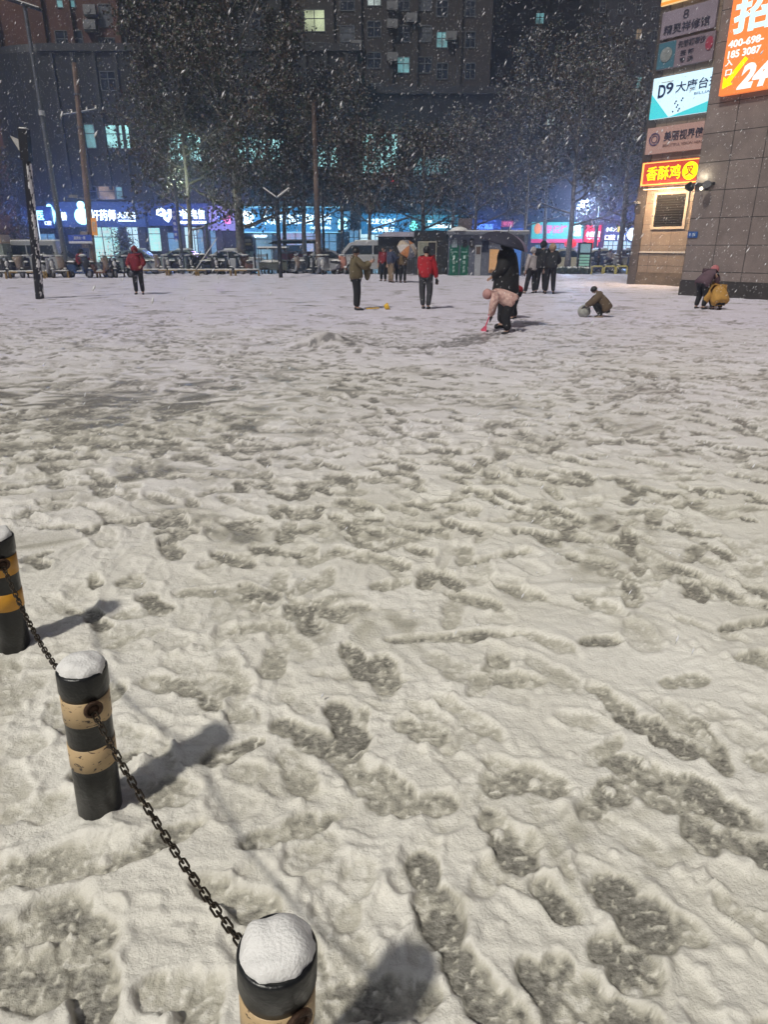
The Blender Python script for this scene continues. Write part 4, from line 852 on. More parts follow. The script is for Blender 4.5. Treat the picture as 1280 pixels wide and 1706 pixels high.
# street name plate on its own post
p = at(126, 398, 42.8); t = thing("street_name_sign", "blue and white street name plate between the leaning light and the brown pole", "sign", (p.x + .25, 42.8, 0))
m = MB(); m.bx(-.68, .68, -.03, .03, p.z - .12, p.z + .22); m.build("plate", mat("street_blue", (.04, .08, .35), .4, emit=(.05, .1, .5), es=.2), t)
m = MB(); m.bx(-.68, .68, -.03, .03, p.z - .25, p.z - .125); m.build("white_strip", mat("white_strip", (.6, .6, .65), .5), t)
m = MB(); m.tube([(.45, .05, -.1), (.45, .05, p.z + .25)], .035, 8); m.build("post", steel, t)
txt("燕燕北一路", mat("sign_text_white", (.7, .72, .8), .5), t, 0, p.z + .05, .7, .17, y=-.035)
# slim grey pole with the vertical blue sign
t, h, p = pole("utility_pole", "slim grey pole carrying a vertical blue banner, before the telecom sign", "utility pole", 306, 455, 300, .10, .08, steel, Yd=43.5)
z0, z1 = at(303, 400, 43.5).z, at(303, 347, 43.5).z
m = MB(); m.bx(-.36, -.10, -.03, .03, z0, z1); m.build("banner", mat("banner_blue", (.03, .05, .3), .5, emit=(.05, .08, .5), es=.2), t)
for i, c_ in enumerate("中国电信营业"): txt(c_, MATS["sign_text_white"], t, -.23, z1 - .22 - .30 * i, .16, .18, y=-.035)
m = MB(); m.tube([(-.9, 0, h + .02), (-.4, 0, h + .1), (0, 0, h - .1)], .04, 6); m.build("lamp_arm", steel, t)
ld = bpy.data.lights.new("greenish_lamp", 'POINT'); ld.energy = 260; ld.color = (.8, 1, .7); ld.shadow_soft_size = .1
lo = bpy.data.objects.new("greenish_lamp", ld); C.objects.link(lo); lo.parent = t; lo.location = (-.2, .9, h + .1)
# Y shaped lamp at the plaza edge
t, h, p = pole("y_shaped_lamp", "black lamp post with a snow topped Y shaped head at the plaza edge", "lamp post", 468, 463, 330, .105, .10, darkm)
for s_ in (-1, 1):
    m = MB(); m.tube([(0, 0, h - .05), (s_ * .68, 0, h + .42)], [.09, .06], 6); m.build("arm", darkm, t)
    m = MB(); m.tube([(s_ * .05, -.02, h + .06), (s_ * .66, -.02, h + .49)], [.045, .035], 6); m.build("snow_layer", snow, t)
# brown pole and dark pole right of it
t, h, p = pole("utility_pole", "tall reddish brown utility pole in the middle of the street trees", "utility pole", 532, 458, 172, .19, .13, conc, Yd=44)
m = MB(); m.tube([(-.9, 0, h - .9), (.9, 0, h - .9)], .05, 6); m.build("cross_arm", darkm, t)
brown_top = Vector((p.x, 44, h - .9))
t, h2, p2 = pole("utility_pole", "thin black pole standing just right of the reddish brown pole", "utility pole", 541, 458, 300, .085, .07, darkm, Yd=43.4)
# more thin poles seen among the trees
t, h, p = pole("utility_pole", "short dark pole behind the scooters, left of the thick plane tree trunk", "utility pole", 350, 455, 372, .12, .10, steel, Yd=45)
# lit street lamp at right (its cold light falls on the road)
t, h, p = pole("street_light", "thin lit street lamp over the right hand shops, cold white head", "street light", 988, 452, 338, .07, .05, steel, Yd=52)
m = MB(); m.tube([(0, 0, h - .1), (-.5, 0, h + .2), (-.95, 0, h + .15)], .04, 6); m.build("arm", steel, t)
m = MB(); m.box((-1.1, 0, h + .12), (.55, .2, .1)); m.build("lamp_head", glow("cold_lamp", (.8, .9, 1), 4), t)
ld = bpy.data.lights.new("cold_lamp", 'POINT'); ld.energy = 1500; ld.color = (.45, .62, 1.0); ld.shadow_soft_size = .3
lo = bpy.data.objects.new("cold_lamp", ld); C.objects.link(lo); lo.parent = t; lo.location = (-1.1, -.1, h - .15)
t, h, p = pole("street_light", "plain grey street lamp beside the stone pier, between it and the jewellery sign", "street light", 1032, 452, 300, .09, .06, steel, Yd=50.5)
# lamp standards over the road lighting the shop row and the white van (tube of light at u 316)
wire_m = mat("wire", (.07, .07, .08), .5)
def wire(label, a, b, sag, r=.014):
    a, b = Vector(a), Vector(b); pts = [a.lerp(b, i / 16) - Vector((0, 0, sag * 4 * (i / 16) * (1 - i / 16))) for i in range(17)]
    t = MB(); t.tube([q - a for q in pts], r, 5); o = t.build("power_line", wire_m, loc=a, smooth=True); tag(o, label, "power line", "overhead wires"); return o
a = at(157, 186, 43.2); e = at(333, 222, 45)
wire("uppermost wire from the brown pole's cross arm into the tree crown", (a.x + .9, 43.2, a.z + .3), (e.x, 45, e.z + .25), .35)
wire("second wire just below the uppermost, running into the tree crown", (a.x + .45, 43.2, a.z + .2), (e.x, 45, e.z - .05), .4)
wire("lower wire from the brown pole toward the telecom sign trees", (a.x + .0, 43.2, a.z - .5), (e.x, 45, e.z - .5), .5)
c1 = at(158, 222, 43.2); c2 = at(306, 312, 43.5)
wire("long sagging cable from the brown pole down to the slim grey pole", (c1.x, 43.2, c1.z), (c2.x, 43.5, c2.z), .9, .02)
c3 = at(96, 225, 43.6); wire("short wire from the brown pole back to the leaning street light", (a.x - .9, 43.2, a.z - .1), (c3.x, 43.6, c3.z), .3)
c4 = at(543, 330, 43.4); c5 = at(612, 368, 44.8)
wire("drooping dark cable from the thin black pole down to the right hand trees", (c4.x, 43.4, c4.z), (c5.x, 44.8, c5.z), .35, .03)
c6 = at(468, 345, 43.3); wire("thin cable crossing behind the Y shaped lamp to the thin black pole", at(405, 330, 45.5), (c4.x, 43.4, c4.z), .45)
wire("high wire from the reddish brown pole across to the right hand trees", brown_top, at(860, 270, 54), .8)

# ------------------------------------------------------------------ yellow and black railings, right hand hoops, stone balls
yel = mat("rail_yellow", (.30, .19, .05), .5, vary=.25, vscale=5); blk = mat("rail_black", (.02, .02, .02), .5)
def rail(x0, x1, y, label, z=.36):
    L_ = x1 - x0; t = thing("low_railing", label, "railing", (x0, y, 0), 0, "low yellow and black railings along the scooters"); n = max(2, int(L_ / .45))
    for k in range(n):
        m = MB(); m.tube([(L_ * k / n, 0, z), (L_ * (k + 1) / n, 0, z)], .045, 8); m.build("bar_section", (yel, blk)[k % 3 == 1], t)
    for xx in (.03, L_ - .03): m = MB(); m.tube([(xx, 0, -.05), (xx, 0, z)], .055, 8); m.build("leg", yel, t)
    m = MB(); rr = random.Random(x0); m.tube([(L_ * i / 12, .0, z + .05 + rr.uniform(-.008, .008)) for i in range(13)], [.032 + rr.uniform(-.012, .01) for _ in range(13)], 7); m.build("snow_layer", snow, t, smooth=True); return t
ranges = [(-12, 11, "at the left edge of the frame"), (16, 75, "behind the snow plastered lamp post"), (77, 115, "in front of the snow white scooter"), (117, 163, "in front of the dark scooter with a rider"), (166, 208, "left of the person in red"), (236, 279, "just right of the person in red"),
          (281, 328, "under the lit telecom window"), (330, 386, "where the long white stick leans"), (392, 432, "its right end near the Y shaped lamp")]
for u0, u1, d in ranges:
    ym = 37.2 + max(0, (u0 - 0)) * .013 if u0 < 240 else 40.2
    rail(at(u0, 462, ym).x, at(u1, 462, ym).x, ym, "low yellow and black railing " + d)
m = MB(); m.tube([(0, 0, .03), (1.55, .3, 2.0)], .035, 6); p = at(318, 460, 40.5)
tag(m.build("leaning_stick", mat("white_stick", (.6, .58, .55), .5), loc=(p.x, 40.5, 0)), "long white stick leaning diagonally among the scooters", "stick")
for i, (u0, u1) in enumerate(((986, 1004), (1007, 1025), (1027, 1045))):
    a, b_ = at(u0, 455, 44.5), at(u1, 455, 44.5); t = MB(); w_ = b_.x - a.x; t.tube([(0, 0, -.05), (0, 0, .38), (.05, 0, .45), (w_ - .05, 0, .45), (w_, 0, .38), (w_, 0, -.05)], .05, 8)
    tag(t.build("low_hoop", mat("hoop_yellow", (.6, .5, .12), .5), loc=(a.x, 44.5, 0)), "yellow hoop barrier at the right, " + ("first from the totem", "middle one of the three", "nearest the stone pier")[i], "barrier", "yellow hoop barriers on the right")
ballm = mat("stone_ball", (.10, .10, .11), .7, vary=.4, vscale=6)
us_ = [872, 882, 927, 937, 948, 957, 967, 977]
for i, u in enumerate(us_):
    p = at(u, 456, 43.6); t = thing("clipped_shrub", "low round snow topped shrub, %s" % ["directly right of the kiosk end", "second from the kiosk end", "just right of the couple in black", "left of the grey tree trunk", "in front of the grey tree trunk", "between the tree trunk and the totem", "in front of the lit totem", "right of the lit totem"][i], "shrub", (p.x, 43.6, 0), 0, "round shrubs along the plaza edge")
    m = MB(); m.ball((0, 0, .2), .27, lump=.22, seed=i); m.build("foliage", mat("shrub_green", (.02, .035, .02), .7), t); m = MB(); m.ball((0, 0, .36), .19, sc=(1, 1, .6), lump=.15, seed=i); m.build("snow_cap", snow, t, smooth=True)

# ------------------------------------------------------------------ kiosks
kb = mat("booth_dark", (.022, .024, .026), .5, vary=.3, vscale=2); kg = mat("kiosk_grey_blue", (.12, .135, .18), .5, vary=.2, vscale=1.5); green = mat("green_door", (.01, .13, .085), .4, vary=.15, vscale=3)
KY = 40.6
def kx(u, v=440, Y_=KY): return at(u, v, Y_).x
def kz(v, u=700, Y_=KY): return at(u, v, Y_).z
x0, x1 = kx(630), kx(745); t = thing("dark_booth", "dark low booth with snowy sloping roof and an open doorway", "booth", ((x0 + x1) / 2, KY, 0)); cx_ = (x0 + x1) / 2
zt = kz(394)
m = MB(); m.bx(x0 - cx_, kx(690) - cx_, .5, 3.2, -.05, zt); m.bx(kx(690) - cx_, x1 - cx_, .0, 3.2, -.05, kz(384)); m.build("wall", kb, t)
m = MB(); m.prism([(x0 - cx_ - .15, zt), (x0 - cx_ + .5, kz(386)), (kx(690) - cx_ - .01, kz(386)), (kx(690) - cx_ - .01, zt)], .2, 3.3); m.build("snowy_roof", mat("roof_snow_grey", (.42, .40, .48), .6, vary=.2, vscale=2), t)
m = MB(); m.bx(kx(696) - cx_, kx(727) - cx_, -.03, -.003, .12, kz(402)); f = m.build("door_frame", mat("beige_frame", (.35, .32, .25), .5), t)
m = MB(); m.bx(kx(698) - cx_, kx(711) - cx_, -.045, -.033, 1.0, kz(404)); m.build("door_pane", mat("dim_pane", (.2, .2, .17), .3, emit=(.6, .6, .4), es=.10, vary=.4, vscale=2), f)
m = MB(); m.bx(kx(713) - cx_, kx(725.5) - cx_, -.045, -.033, .15, kz(404)); m.build("dark_opening", MATS["opening"], f)
m = MB()
for k in range(7): m.tube([(kx(676 + 3 * k) - cx_, -.35, .0), (kx(676 + 3 * k) - cx_, -.35, .95)], .018, 5)
m.bx(kx(676) - cx_, kx(694) - cx_, -.37, -.33, .93, .97); m.build("railing", steel, t)
m = MB(); m.bx(kx(676) - cx_, kx(685) - cx_, .46, .497, 1.0, 1.9); m.build("notice_board", mat("red_notice", (.25, .07, .06), .5, vary=.5, vscale=4), t)
x0, x1 = kx(746), kx(869); cx_ = (x0 + x1) / 2; t = thing("grey_kiosk", "blue grey kiosk with two green doors and a snow covered flat roof", "kiosk", (cx_, KY - .3, 0)); zt = kz(391)
m = MB(); m.bx(x0 - cx_, x1 - cx_, 0, 3.0, -.05, zt); m.build("wall", kg, t)
m = MB(); m.bx(x0 - cx_ - .1, x1 - cx_ + .25, -.35, 3.1, zt + .002, zt + .16); m.build("roof", mat("roof_metal", (.16, .17, .2), .4), t)
m = MB(); m.bx(x0 - cx_ - .05, x1 - cx_ + .2, -.32, 3.05, zt + .162, zt + .22); m.lathe([(.5, 0), (.4, .12), (.15, .2)], c=(x0 - cx_ + .55, 0, zt + .2), n=12); m.build("snow_layer", snow, t)
m = MB(); a_, b2 = kx(765) - cx_, kx(787) - cx_; m.box(((a_ + b2) / 2, 1.4, zt + .52), (b2 - a_ - .08, .8, .68), taper=1.12); m.build("roof_box", mat("rusty_tank", (.13, .10, .10), .7, vary=.4, vscale=3), t)
txtw = mat("door_print_white", (.45, .6, .55), .5)
for (a, b) in ((748, 763), (766, 779)):
    m = MB(); m.bx(kx(a) - cx_, kx(b) - cx_, -.035, -.003, .08, kz(409)); d = m.build("green_door", green, t)
    m = MB(); m.bx(kx(a + 3) - cx_, kx(b - 3) - cx_, -.05, -.038, 1.55, 1.95); m.build("pane", mat("door_pane_grey", (.25, .3, .33), .3) if a == 748 else MATS["opening"], d)
    for zz, s_ in ((1.05, "↑"), (.78, "回"), (.52, "收"), (.32, "箱")):
        txt("1" if s_ == "↑" else s_, txtw, d, (kx(a) + kx(b)) / 2 - cx_, zz, .12, .17, y=-.04)
    m = MB(); m.bx(kx(a + 2) - cx_, kx(b - 2) - cx_, -.045, -.037, 1.30, 1.33); m.build("slot", txtw, d)
m = MB(); m.bx(kx(790) - cx_, kx(800) - cx_, -.035, -.003, .05, kz(408)); d = m.build("metal_door", mat("door_steel", (.4, .42, .44), .35, .3), t)
m = MB(); m.bx(kx(791.5) - cx_, kx(798.5) - cx_, -.05, -.038, 1.2, kz(411)); m.build("dark_panel", mat("brown_panel", (.10, .07, .06), .5), d)
m = MB(); m.bx(kx(781) - cx_, kx(787) - cx_, -.06, -.003, 1.55, 2.0); m.build("phone_box", blk, t)
m = MB(); m.bx(kx(782.5) - cx_, kx(785) - cx_, -.07, -.062, 1.62, 1.92); m.build("handset", ac, t)
m = MB(); m.bx(kx(814) - cx_, kx(829) - cx_, -.06, -.003, .25, 1.45); m.build("orange_panel", mat("orange_panel", (.62, .36, .16), .5, emit=(1, .5, .2), es=.12), t)
m = MB(); m.bx(kx(853) - cx_, kx(866) - cx_, -.05, -.003, .1, kz(412)); m.build("blue_panel", mat("blue_panel", (.05, .16, .5), .4, emit=(.1, .3, .9), es=.25), t)
m = MB(); m.bx(kx(800) - cx_, kx(812) - cx_, -.02, -.003, 1.3, 1.9); m.build("dark_window", glass, t)
m = MB(); m.tube([(x1 - cx_ + .12, -.3, 0), (x1 - cx_ + .12, -.3, zt)], .05, 8); m.build("downpipe", steel, t)
# information totem, lanterns
p = at(972, 455, 45); t = thing("information_totem", "tall upright information totem with pale green lit lines, among the right shrubs", "sign", (p.x, 45, 0)); h = at(972, 404, 45).z; hw_ = (at(983, 440, 45).x - at(961, 440, 45).x) / 2
m = MB(); m.bx(-hw_, hw_, 0, .25, -.05, h); m.build("frame", darkm, t)
m = MB(); m.bx(-hw_ + .1, hw_ - .1, -.02, -.003, h * .68, h - .08); m.build("upper_screen", mat("totem_top", (.2, .3, .35), .4, emit=(.35, .6, .65), es=.35), t)
for k in range(6): z = .12 + (h * .68 - .2) * k / 6; m = MB(); m.bx(-hw_ + .1, hw_ - .1, -.02, -.003, z, z + (h * .68 - .2) / 6 - .04); m.build("lit_line", mat("totem_line", (.2, .35, .3), .4, emit=(.30, .65, .5), es=.42), t)
for u, d in ((951, "left of the information totem"), (987, "right of the information totem")):
    p = at(u, 407, 66); m = MB(); m.lathe([(.2, -.35), (.52, -.15), (.55, .1), (.3, .38), (.2, .42)], n=14); t = thing("red_lantern", "round red lantern hanging under the shop signs, " + d, "lantern", p, 0, "red lanterns by the turquoise sign"); m.build("shade", glow("lantern_red", (1, .03, .03), .8), t)
    m = MB(); m.tube([(0, 0, .42), (0, 0, .8)], .03, 5); m.tube([(0, 0, -.35), (0, 0, -.75)], [.06, .1], 6); m.build("tassel", RD, t)
# small far red light sign on a tree (the lit red digits) 
p = at(652, 299, 50); t = MB(); t.bx(-.22, .22, -.08, .0, -.2, .2); o = t.build("signal_box", darkm, loc=p); tag(o, "small black countdown signal with glowing red digits beside the central tree crown", "traffic signal")
txt("15", RD, o, 0, 0, .34, .32, y=-.085, bold=.03)
# green utility cabinet, menu board, food cart, bus shelter seat
def solid(name, label, cat, u0, u1, v0, Yd, parts):
    a, b = at(u0, 440, Yd).x, at(u1, 440, Yd).x; t = thing(name, label, cat, ((a + b) / 2, Yd, 0)); w_ = b - a; h = at(640, v0, Yd).z; parts(t, w_, h); return t
def cab(t, w_, h):
    m = MB(); m.bx(-w_ / 2, w_ / 2, 0, .7, .0, h * .6); m.build("cabinet", mat("cabinet_green", (.25, .42, .42), .5, vary=.1, vscale=2), t)
    m = MB(); m.bx(-w_ / 2 - .05, w_ / 2 + .05, -.05, .75, h * .602, h); m.build("upper_box", blk, t)
    for k, c_ in enumerate(((.45, .42, .35), (.5, .4, .12), (.1, .12, .2))): m = MB(); z = h * .66 + h * .1 * (2 - k); m.bx(-w_ / 2 + .04, w_ / 2 - .04, -.07, -.052, z, z + h * .07); m.build("poster_strip", mat("strip%d" % k, c_, .5), t)
    m = MB(); m.tube([(-.06, -.02, h * .4), (0, -.06, h * .38), (.06, -.02, h * .42)], .015, 5); m.build("handle", darkm, t)
solid("vending_cabinet", "pale green street cabinet with a poster topped black box by the plane trunk", "cabinet", 398.5, 422, 394, 46.5, cab)
def cart(t, w_, h):
    m = MB(); m.bx(-w_ / 2, w_ / 2, 0, 1.4, .2, h * .62); m.build("body", mat("cart_red", (.35, .06, .05), .5, vary=.3, vscale=2), t)
    m = MB(); m.prism([(-w_ / 2 - .7, h * .86), (-w_ / 2 - .2, h * .95), (w_ / 2 + .1, h * .95), (w_ / 2 + .1, h * .88)], -.4, 1.6); m.build("canopy", blk, t)
    m = MB(); m.bx(-w_ / 2, w_ / 2 + .05, -.35, 1.5, h * .952, h); m.build("snow_layer", snow, t)
    for xx in (-w_ / 2 + .1, w_ / 2 - .1): m = MB(); m.tube([(xx, .1, .2), (xx, .1, h * .9)], .04, 6); m.build("corner_post", steel, t)
    m = MB(); m.bx(-w_ / 2, w_ / 2, -.05, -.003, h * .56, h * .60); m.build("counter", ac, t)
    for xx in (-w_ / 3, w_ / 3): m = MB(); m.lathe([(.28, -.05), (.28, .05)], c=(xx, -.03, .28), n=14, M=Matrix.Rotation(math.pi / 2, 3, 'X')); m.build("wheel", blk, t)
solid("food_cart", "red food cart with a black canopy in front of the pink lit window", "food cart", 466, 528, 399, 50, cart)
def bench(t, w_, h):
    for k, z in enumerate((.35, .7, 1.0)): m = MB(); m.bx(-w_ / 2, w_ / 2, 0, .05, z, z + .16); m.build("slat", mat("pale_slat", (.35, .45, .55), .5), t)
    for xx in (-w_ / 2 + .04, w_ / 2 - .04): m = MB(); m.bx(xx - .04, xx + .04, -.05, .0 - .002, -.05, 1.2); m.build("post", darkm, t)
solid("slatted_bench", "pale slatted bench or barrier between the cabinet and the snowy tricycle", "bench", 424, 447, 440, 44, bench)
def box_(t, w_, h):
    m = MB(); m.bx(-w_ / 2, w_ / 2, 0, 1, -.05, h * .78); m.build("body", mat("box_green_grey", (.22, .26, .22), .6, vary=.2, vscale=2), t); m = MB(); m.bx(-w_ / 2, w_ / 2, -.06, -.003, h * .8, h); m.bx(-w_ / 2, w_ / 2, -.002, 1, h * .79, h); m.build("header_board", mat("header_beige", (.45, .33, .2), .6), t)
solid("newspaper_kiosk", "small green grey booth with a beige header cut off by the left edge", "kiosk", -16, 9, 391, 42.5, box_)
m = MB(); m.tube([(0, 0, 0), (.02, 0, 2.6)], .03, 6); p = at(68.5, 410, 47); o = m.build("tube_light", glow("cold_tube", (.7, .85, 1), 1.3), loc=(p.x, 47, 1.25)); tag(o, "thin white vertical light tube behind the snow plastered lamp post", "light")
# ------------------------------------------------------------------ scooters and cars
tyre = mat("tyre", (.02, .02, .02), .7); rimm = mat("rim", (.3, .3, .32), .35, .7); seatm = mat("seat_black", (.025, .025, .028), .5)
hl = mat("headlight_glass", (.5, .55, .6), .1)
def scooter(label, loc, rz, bodym, snowy=1.0, basket=False, cover=None, quilt=None, seed=0):
    rr = random.Random(seed); t = thing("parked_scooter", label, "scooter", loc, rz, "scooters parked in the row along the plaza edge")
    for xx in (-.60, .62):
        m = MB(); q = Matrix.Rotation(math.pi / 2, 3, 'X'); pts = [(xx + .20 * math.cos(a), 0, .24 + .20 * math.sin(a)) for a in [2 * math.pi * k / 20 for k in range(21)]]; m.tube(pts, .052, 7, caps=False); wv = m.build("wheel", tyre, t, smooth=True)
        m = MB(); m.lathe([(.12, -.03), (.15, 0), (.12, .03)], c=(xx, 0, .24), n=14, M=q)
        for k in range(5): m.box((xx + .08 * math.cos(k * 1.257), 0, .24 + .08 * math.sin(k * 1.257)), (.18, .03, .03), M=Matrix.Rotation(-k * 1.257, 3, 'Y'))
        m.build("rim", rimm, wv)
    b = MB()      # floor, rear body, front shield
    b.prism([(-.25, .26), (.34, .24), (.42, .30), (.40, .34), (-.22, .34)], -.16, .16)
    b.prism([(-.78, .50), (-.70, .38), (-.30, .30), (-.16, .34), (-.16, .62), (-.24, .70), (-.70, .68), (-.88, .62)], -.15, .15, inset=.12)
    b.prism([(.34, .26), (.44, .26), (.52, .50), (.50, .98), (.42, 1.02), (.40, .60)], -.20, .20, inset=.08)
    b.prism([(.40, .46), (.62, .52), (.84, .42), (.86, .34), (.66, .47), (.46, .38)], -.075, .075, inset=.05)
    b.build("body", bodym, t)
    m = MB(); m.prism([(-.86, .70), (-.76, .69), (-.24, .71), (-.14, .74), (-.18, .80), (-.45, .79), (-.80, .84)], -.135, .135, inset=.1); m.build("seat", seatm, t)
    m = MB(); m.tube([(.43, 0, .98), (.38, 0, 1.08)], .035, 6); m.tube([(.28, -.33, 1.08), (.38, -.14, 1.11), (.38, .14, 1.11), (.28, .33, 1.08)], .022, 6); m.tube([(.62, .09, .26), (.44, .09, .80)], .02, 5); m.tube([(.62, -.09, .26), (.44, -.09, .80)], .02, 5); m.build("handlebar", seatm, t)
    for s_ in (-1, 1): m = MB(); m.tube([(.34, s_ * .22, 1.10), (.36, s_ * .27, 1.25)], .008, 4); m.ball((.36, s_ * .28, 1.28), .055, n=8, sc=(.3, 1, .7)); m.build("mirror", seatm, t)
    m = MB(); m.ball((.49, 0, .93), .075, n=10, sc=(.6, 1.2, 1)); m.build("headlight", hl, t)
    if basket: m = MB(); m.box((-.86, 0, .98), (.32, .36, .30), taper=1.05); m.build("top_box", seatm, t)
    if quilt:     # windshield quilt hung over the handlebar and shield
        m = MB(); n1, n2 = 9, 7; vs = []; fs = []
        for i in range(n1):
            for j in range(n2):
                y = -.24 + .48 * j / (n2 - 1); k = i / (n1 - 1); z = 1.06 - .62 * k; x = .42 + .14 * math.sin(k * 2.4) - .16 * (abs(y) / .24) ** 2 + .02 * math.sin(9 * y + 5 * k + seed)
                vs.append((x + .06, y * (1 - .25 * k) * (1 + .1 * math.sin(6 * k + seed)), z + .03 * math.sin(8 * y + seed)))
        for i in range(n1 - 1):
            for j in range(n2 - 1): fs.append((i * n2 + j, i * n2 + j + 1, (i + 1) * n2 + j + 1, (i + 1) * n2 + j))
        m.add(vs, fs); o = m.build("wind_quilt", quilt, t, smooth=True); md = o.modifiers.new("s", 'SOLIDIFY'); md.thickness = .035
    s = MB()      # snow lying on it
    def pat(x, y, z, rx, ry, rz_): s.ball((x, y, z), 1, n=9, sc=(rx, ry, rz_), lump=.34, seed=rr.randint(0, 999))
    pat(-.50, 0, .82, .36 * snowy, .13, .055); pat(.05, 0, .35, .24, .13, .035); pat(.37, 0, 1.12, .06, .25, .045)
    pat(.55, .05, .72, .03, .10, .13 * snowy); pat(.66, 0, .50, .16, .07, .035)
    if basket: pat(-.86, 0, 1.15, .17, .18, .06)
    if cover: pat(-.1, 0, .72, .8, .30, .38)
    s.build("snow", snow, t, smooth=True); return t
white_b = mat("body_white", (.30, .30, .32), .35); dark_b = mat("body_dark", (.03, .035, .05), .35); grey_b = mat("body_grey", (.06, .06, .065), .4); blue_b = mat("body_blue", (.04, .07, .16), .35); brown_b = mat("body_brown", (.16, .08, .05), .5); pinkq = mat("quilt_pink", (.45, .20, .15), .7); tanq = mat("quilt_tan", (.30, .23, .19), .7, vary=.3, vscale=5); darkq = mat("quilt_dark", (.03, .03, .035), .7)
SC = [(6, 464, -70, grey_b, 1.1, 0, None, "cropped grey scooter at the left edge of the frame"), (28, 464, -55, dark_b, 1.1, 0, tanq, "scooter with a pale quilt just left of the snow plastered lamp post"),
      (46, 463, -100, grey_b, 1.2, 0, None, "low grey scooter half hidden by the snow plastered lamp post"), (79, 463, -62, white_b, 1.2, 0, None, "scooter heaped with snow just right of the snow plastered lamp post"),
      (94, 461, -48, white_b, 1.2, 1, tanq, "snow whitened scooter with a top box, left of the leaning street light's foot"), (133, 461, -18, blue_b, .7, 0, darkq, "dark scooter carrying a seated rider in a black hood"),
      (165, 461, -25, brown_b, .8, 1, tanq, "brownish scooter with a box at the foot of the brown utility pole"), (183, 461, -45, dark_b, 1.1, 0, None, "scooter with snow on its shield in front of the lit pharmacy window"),
      (203, 461, -60, dark_b, 1.2, 0, None, "dark scooter directly left of the person in red"), (253, 460, -32, white_b, 1.2, 0, tanq, "white fronted scooter directly right of the person in red"),
      (270, 460, -32, white_b, 1.2, 0, None, "second white fronted scooter right of the person in red"), (291, 460, -38, dark_b, 1.3, 0, None, "scooter buried in mottled snow below the telecom logo"),
      (307, 460, -28, dark_b, 1.1, 0, None, "scooter with pale front at the foot of the slim grey pole"), (334, 460, -70, dark_b, 1.1, 0, None, "scooter behind the leaning white stick"),
      (352, 460, -85, grey_b, 1.2, 1, None, "scooter with a top box facing the plaza, right of the leaning stick"), (369, 460, -35, dark_b, 1.2, 0, None, "dark scooter left of the plane tree trunk"),
      (386, 460, -30, dark_b, 1.1, 0, None, "scooter with a pale front against the thick plane tree trunk"), (412, 460, -88, brown_b, .8, 0, mat("quilt_brown", (.10, .05, .04), .7), "brown quilted scooter in front of the pale green cabinet"),
      (484, 461, -42, white_b, 1.2, 0, tanq, "snow white scooter right of the black Y shaped lamp"), (500, 461, -25, dark_b, 1.2, 0, darkq, "black scooter with a snow covered front under the food cart"),
      (513, 461, -20, dark_b, 1.1, 0, None, "scooter whose pale shield slants beside the slim tree trunk"), (532, 461, -88, white_b, 1.3, 0, None, "snow heaped scooter at the foot of the reddish brown pole"),
      (551, 461, -70, white_b, 1.2, 0, None, "snowy scooter right of the thin black pole"), (565, 461, -80, brown_b, .9, 0, pinkq, "scooter with a salmon pink quilt left of the man taking a photo"),
      (577, 461, -40, white_b, 1.2, 0, tanq, "white scooter just left of the man taking a photo")]
rs_ = random.Random(11)
for i, (u, v, a, bm, sn, bk, q, lb) in enumerate(SC):
    Yd = (38.6 if u < 240 else 41.4) + rs_.uniform(-.15, .25); x = at(u, 455, Yd).x
    scooter(lb, (x, Yd, .02), R(a * .62 - 4 + rs_.uniform(-14, 14) + (180 if i in (2, 13, 17, 22) else 0)), bm, sn, bool(bk), None, q, seed=i)
# three wheeled cart deep in snow left of the food cart
p = at(459, 455, 41.6); t = thing("cargo_tricycle", "snow covered cargo tricycle with a canopy behind the Y shaped lamp", "tricycle", (p.x, 41.6, 0))
m = MB(); m.bx(-.85, .75, -.45, .45, .35, .75); m.build("cargo_box", mat("cargo_green_grey", (.10, .11, .09), .6, vary=.5, vscale=4), t)
m = MB(); m.bx(-.9, .8, -.5, .5, 1.45, 1.52); m.build("canopy", blk, t); m = MB(); m.bx(-.88, .78, -.48, .48, 1.522, 1.60); m.ball((-.2, 0, .78), .6, sc=(1, .6, .2), lump=.2); m.build("snow", snow, t)
for xx in (-.85, -.1, .75): m = MB(); m.tube([(xx, -.42, .7), (xx, -.42, 1.46)], .025, 5); m.tube([(xx, .42, .7), (xx, .42, 1.46)], .025, 5); m.build("canopy_post", steel, t)
for xx, yy in ((-.5, -.5), (-.5, .5), (.95, 0)): m = MB(); m.tube([(xx + .22 * math.cos(a), yy, .26 + .22 * math.sin(a)) for a in [2 * math.pi * k / 18 for k in range(19)]], .05, 6, caps=False); m.build("wheel", tyre, t)
m = MB(); m.tube([(.95, 0, .3), (.85, 0, 1.0)], .03, 6); m.tube([(.8, -.3, 1.02), (.8, .3, 1.02)], .02, 5); m.build("handlebar", seatm, t)

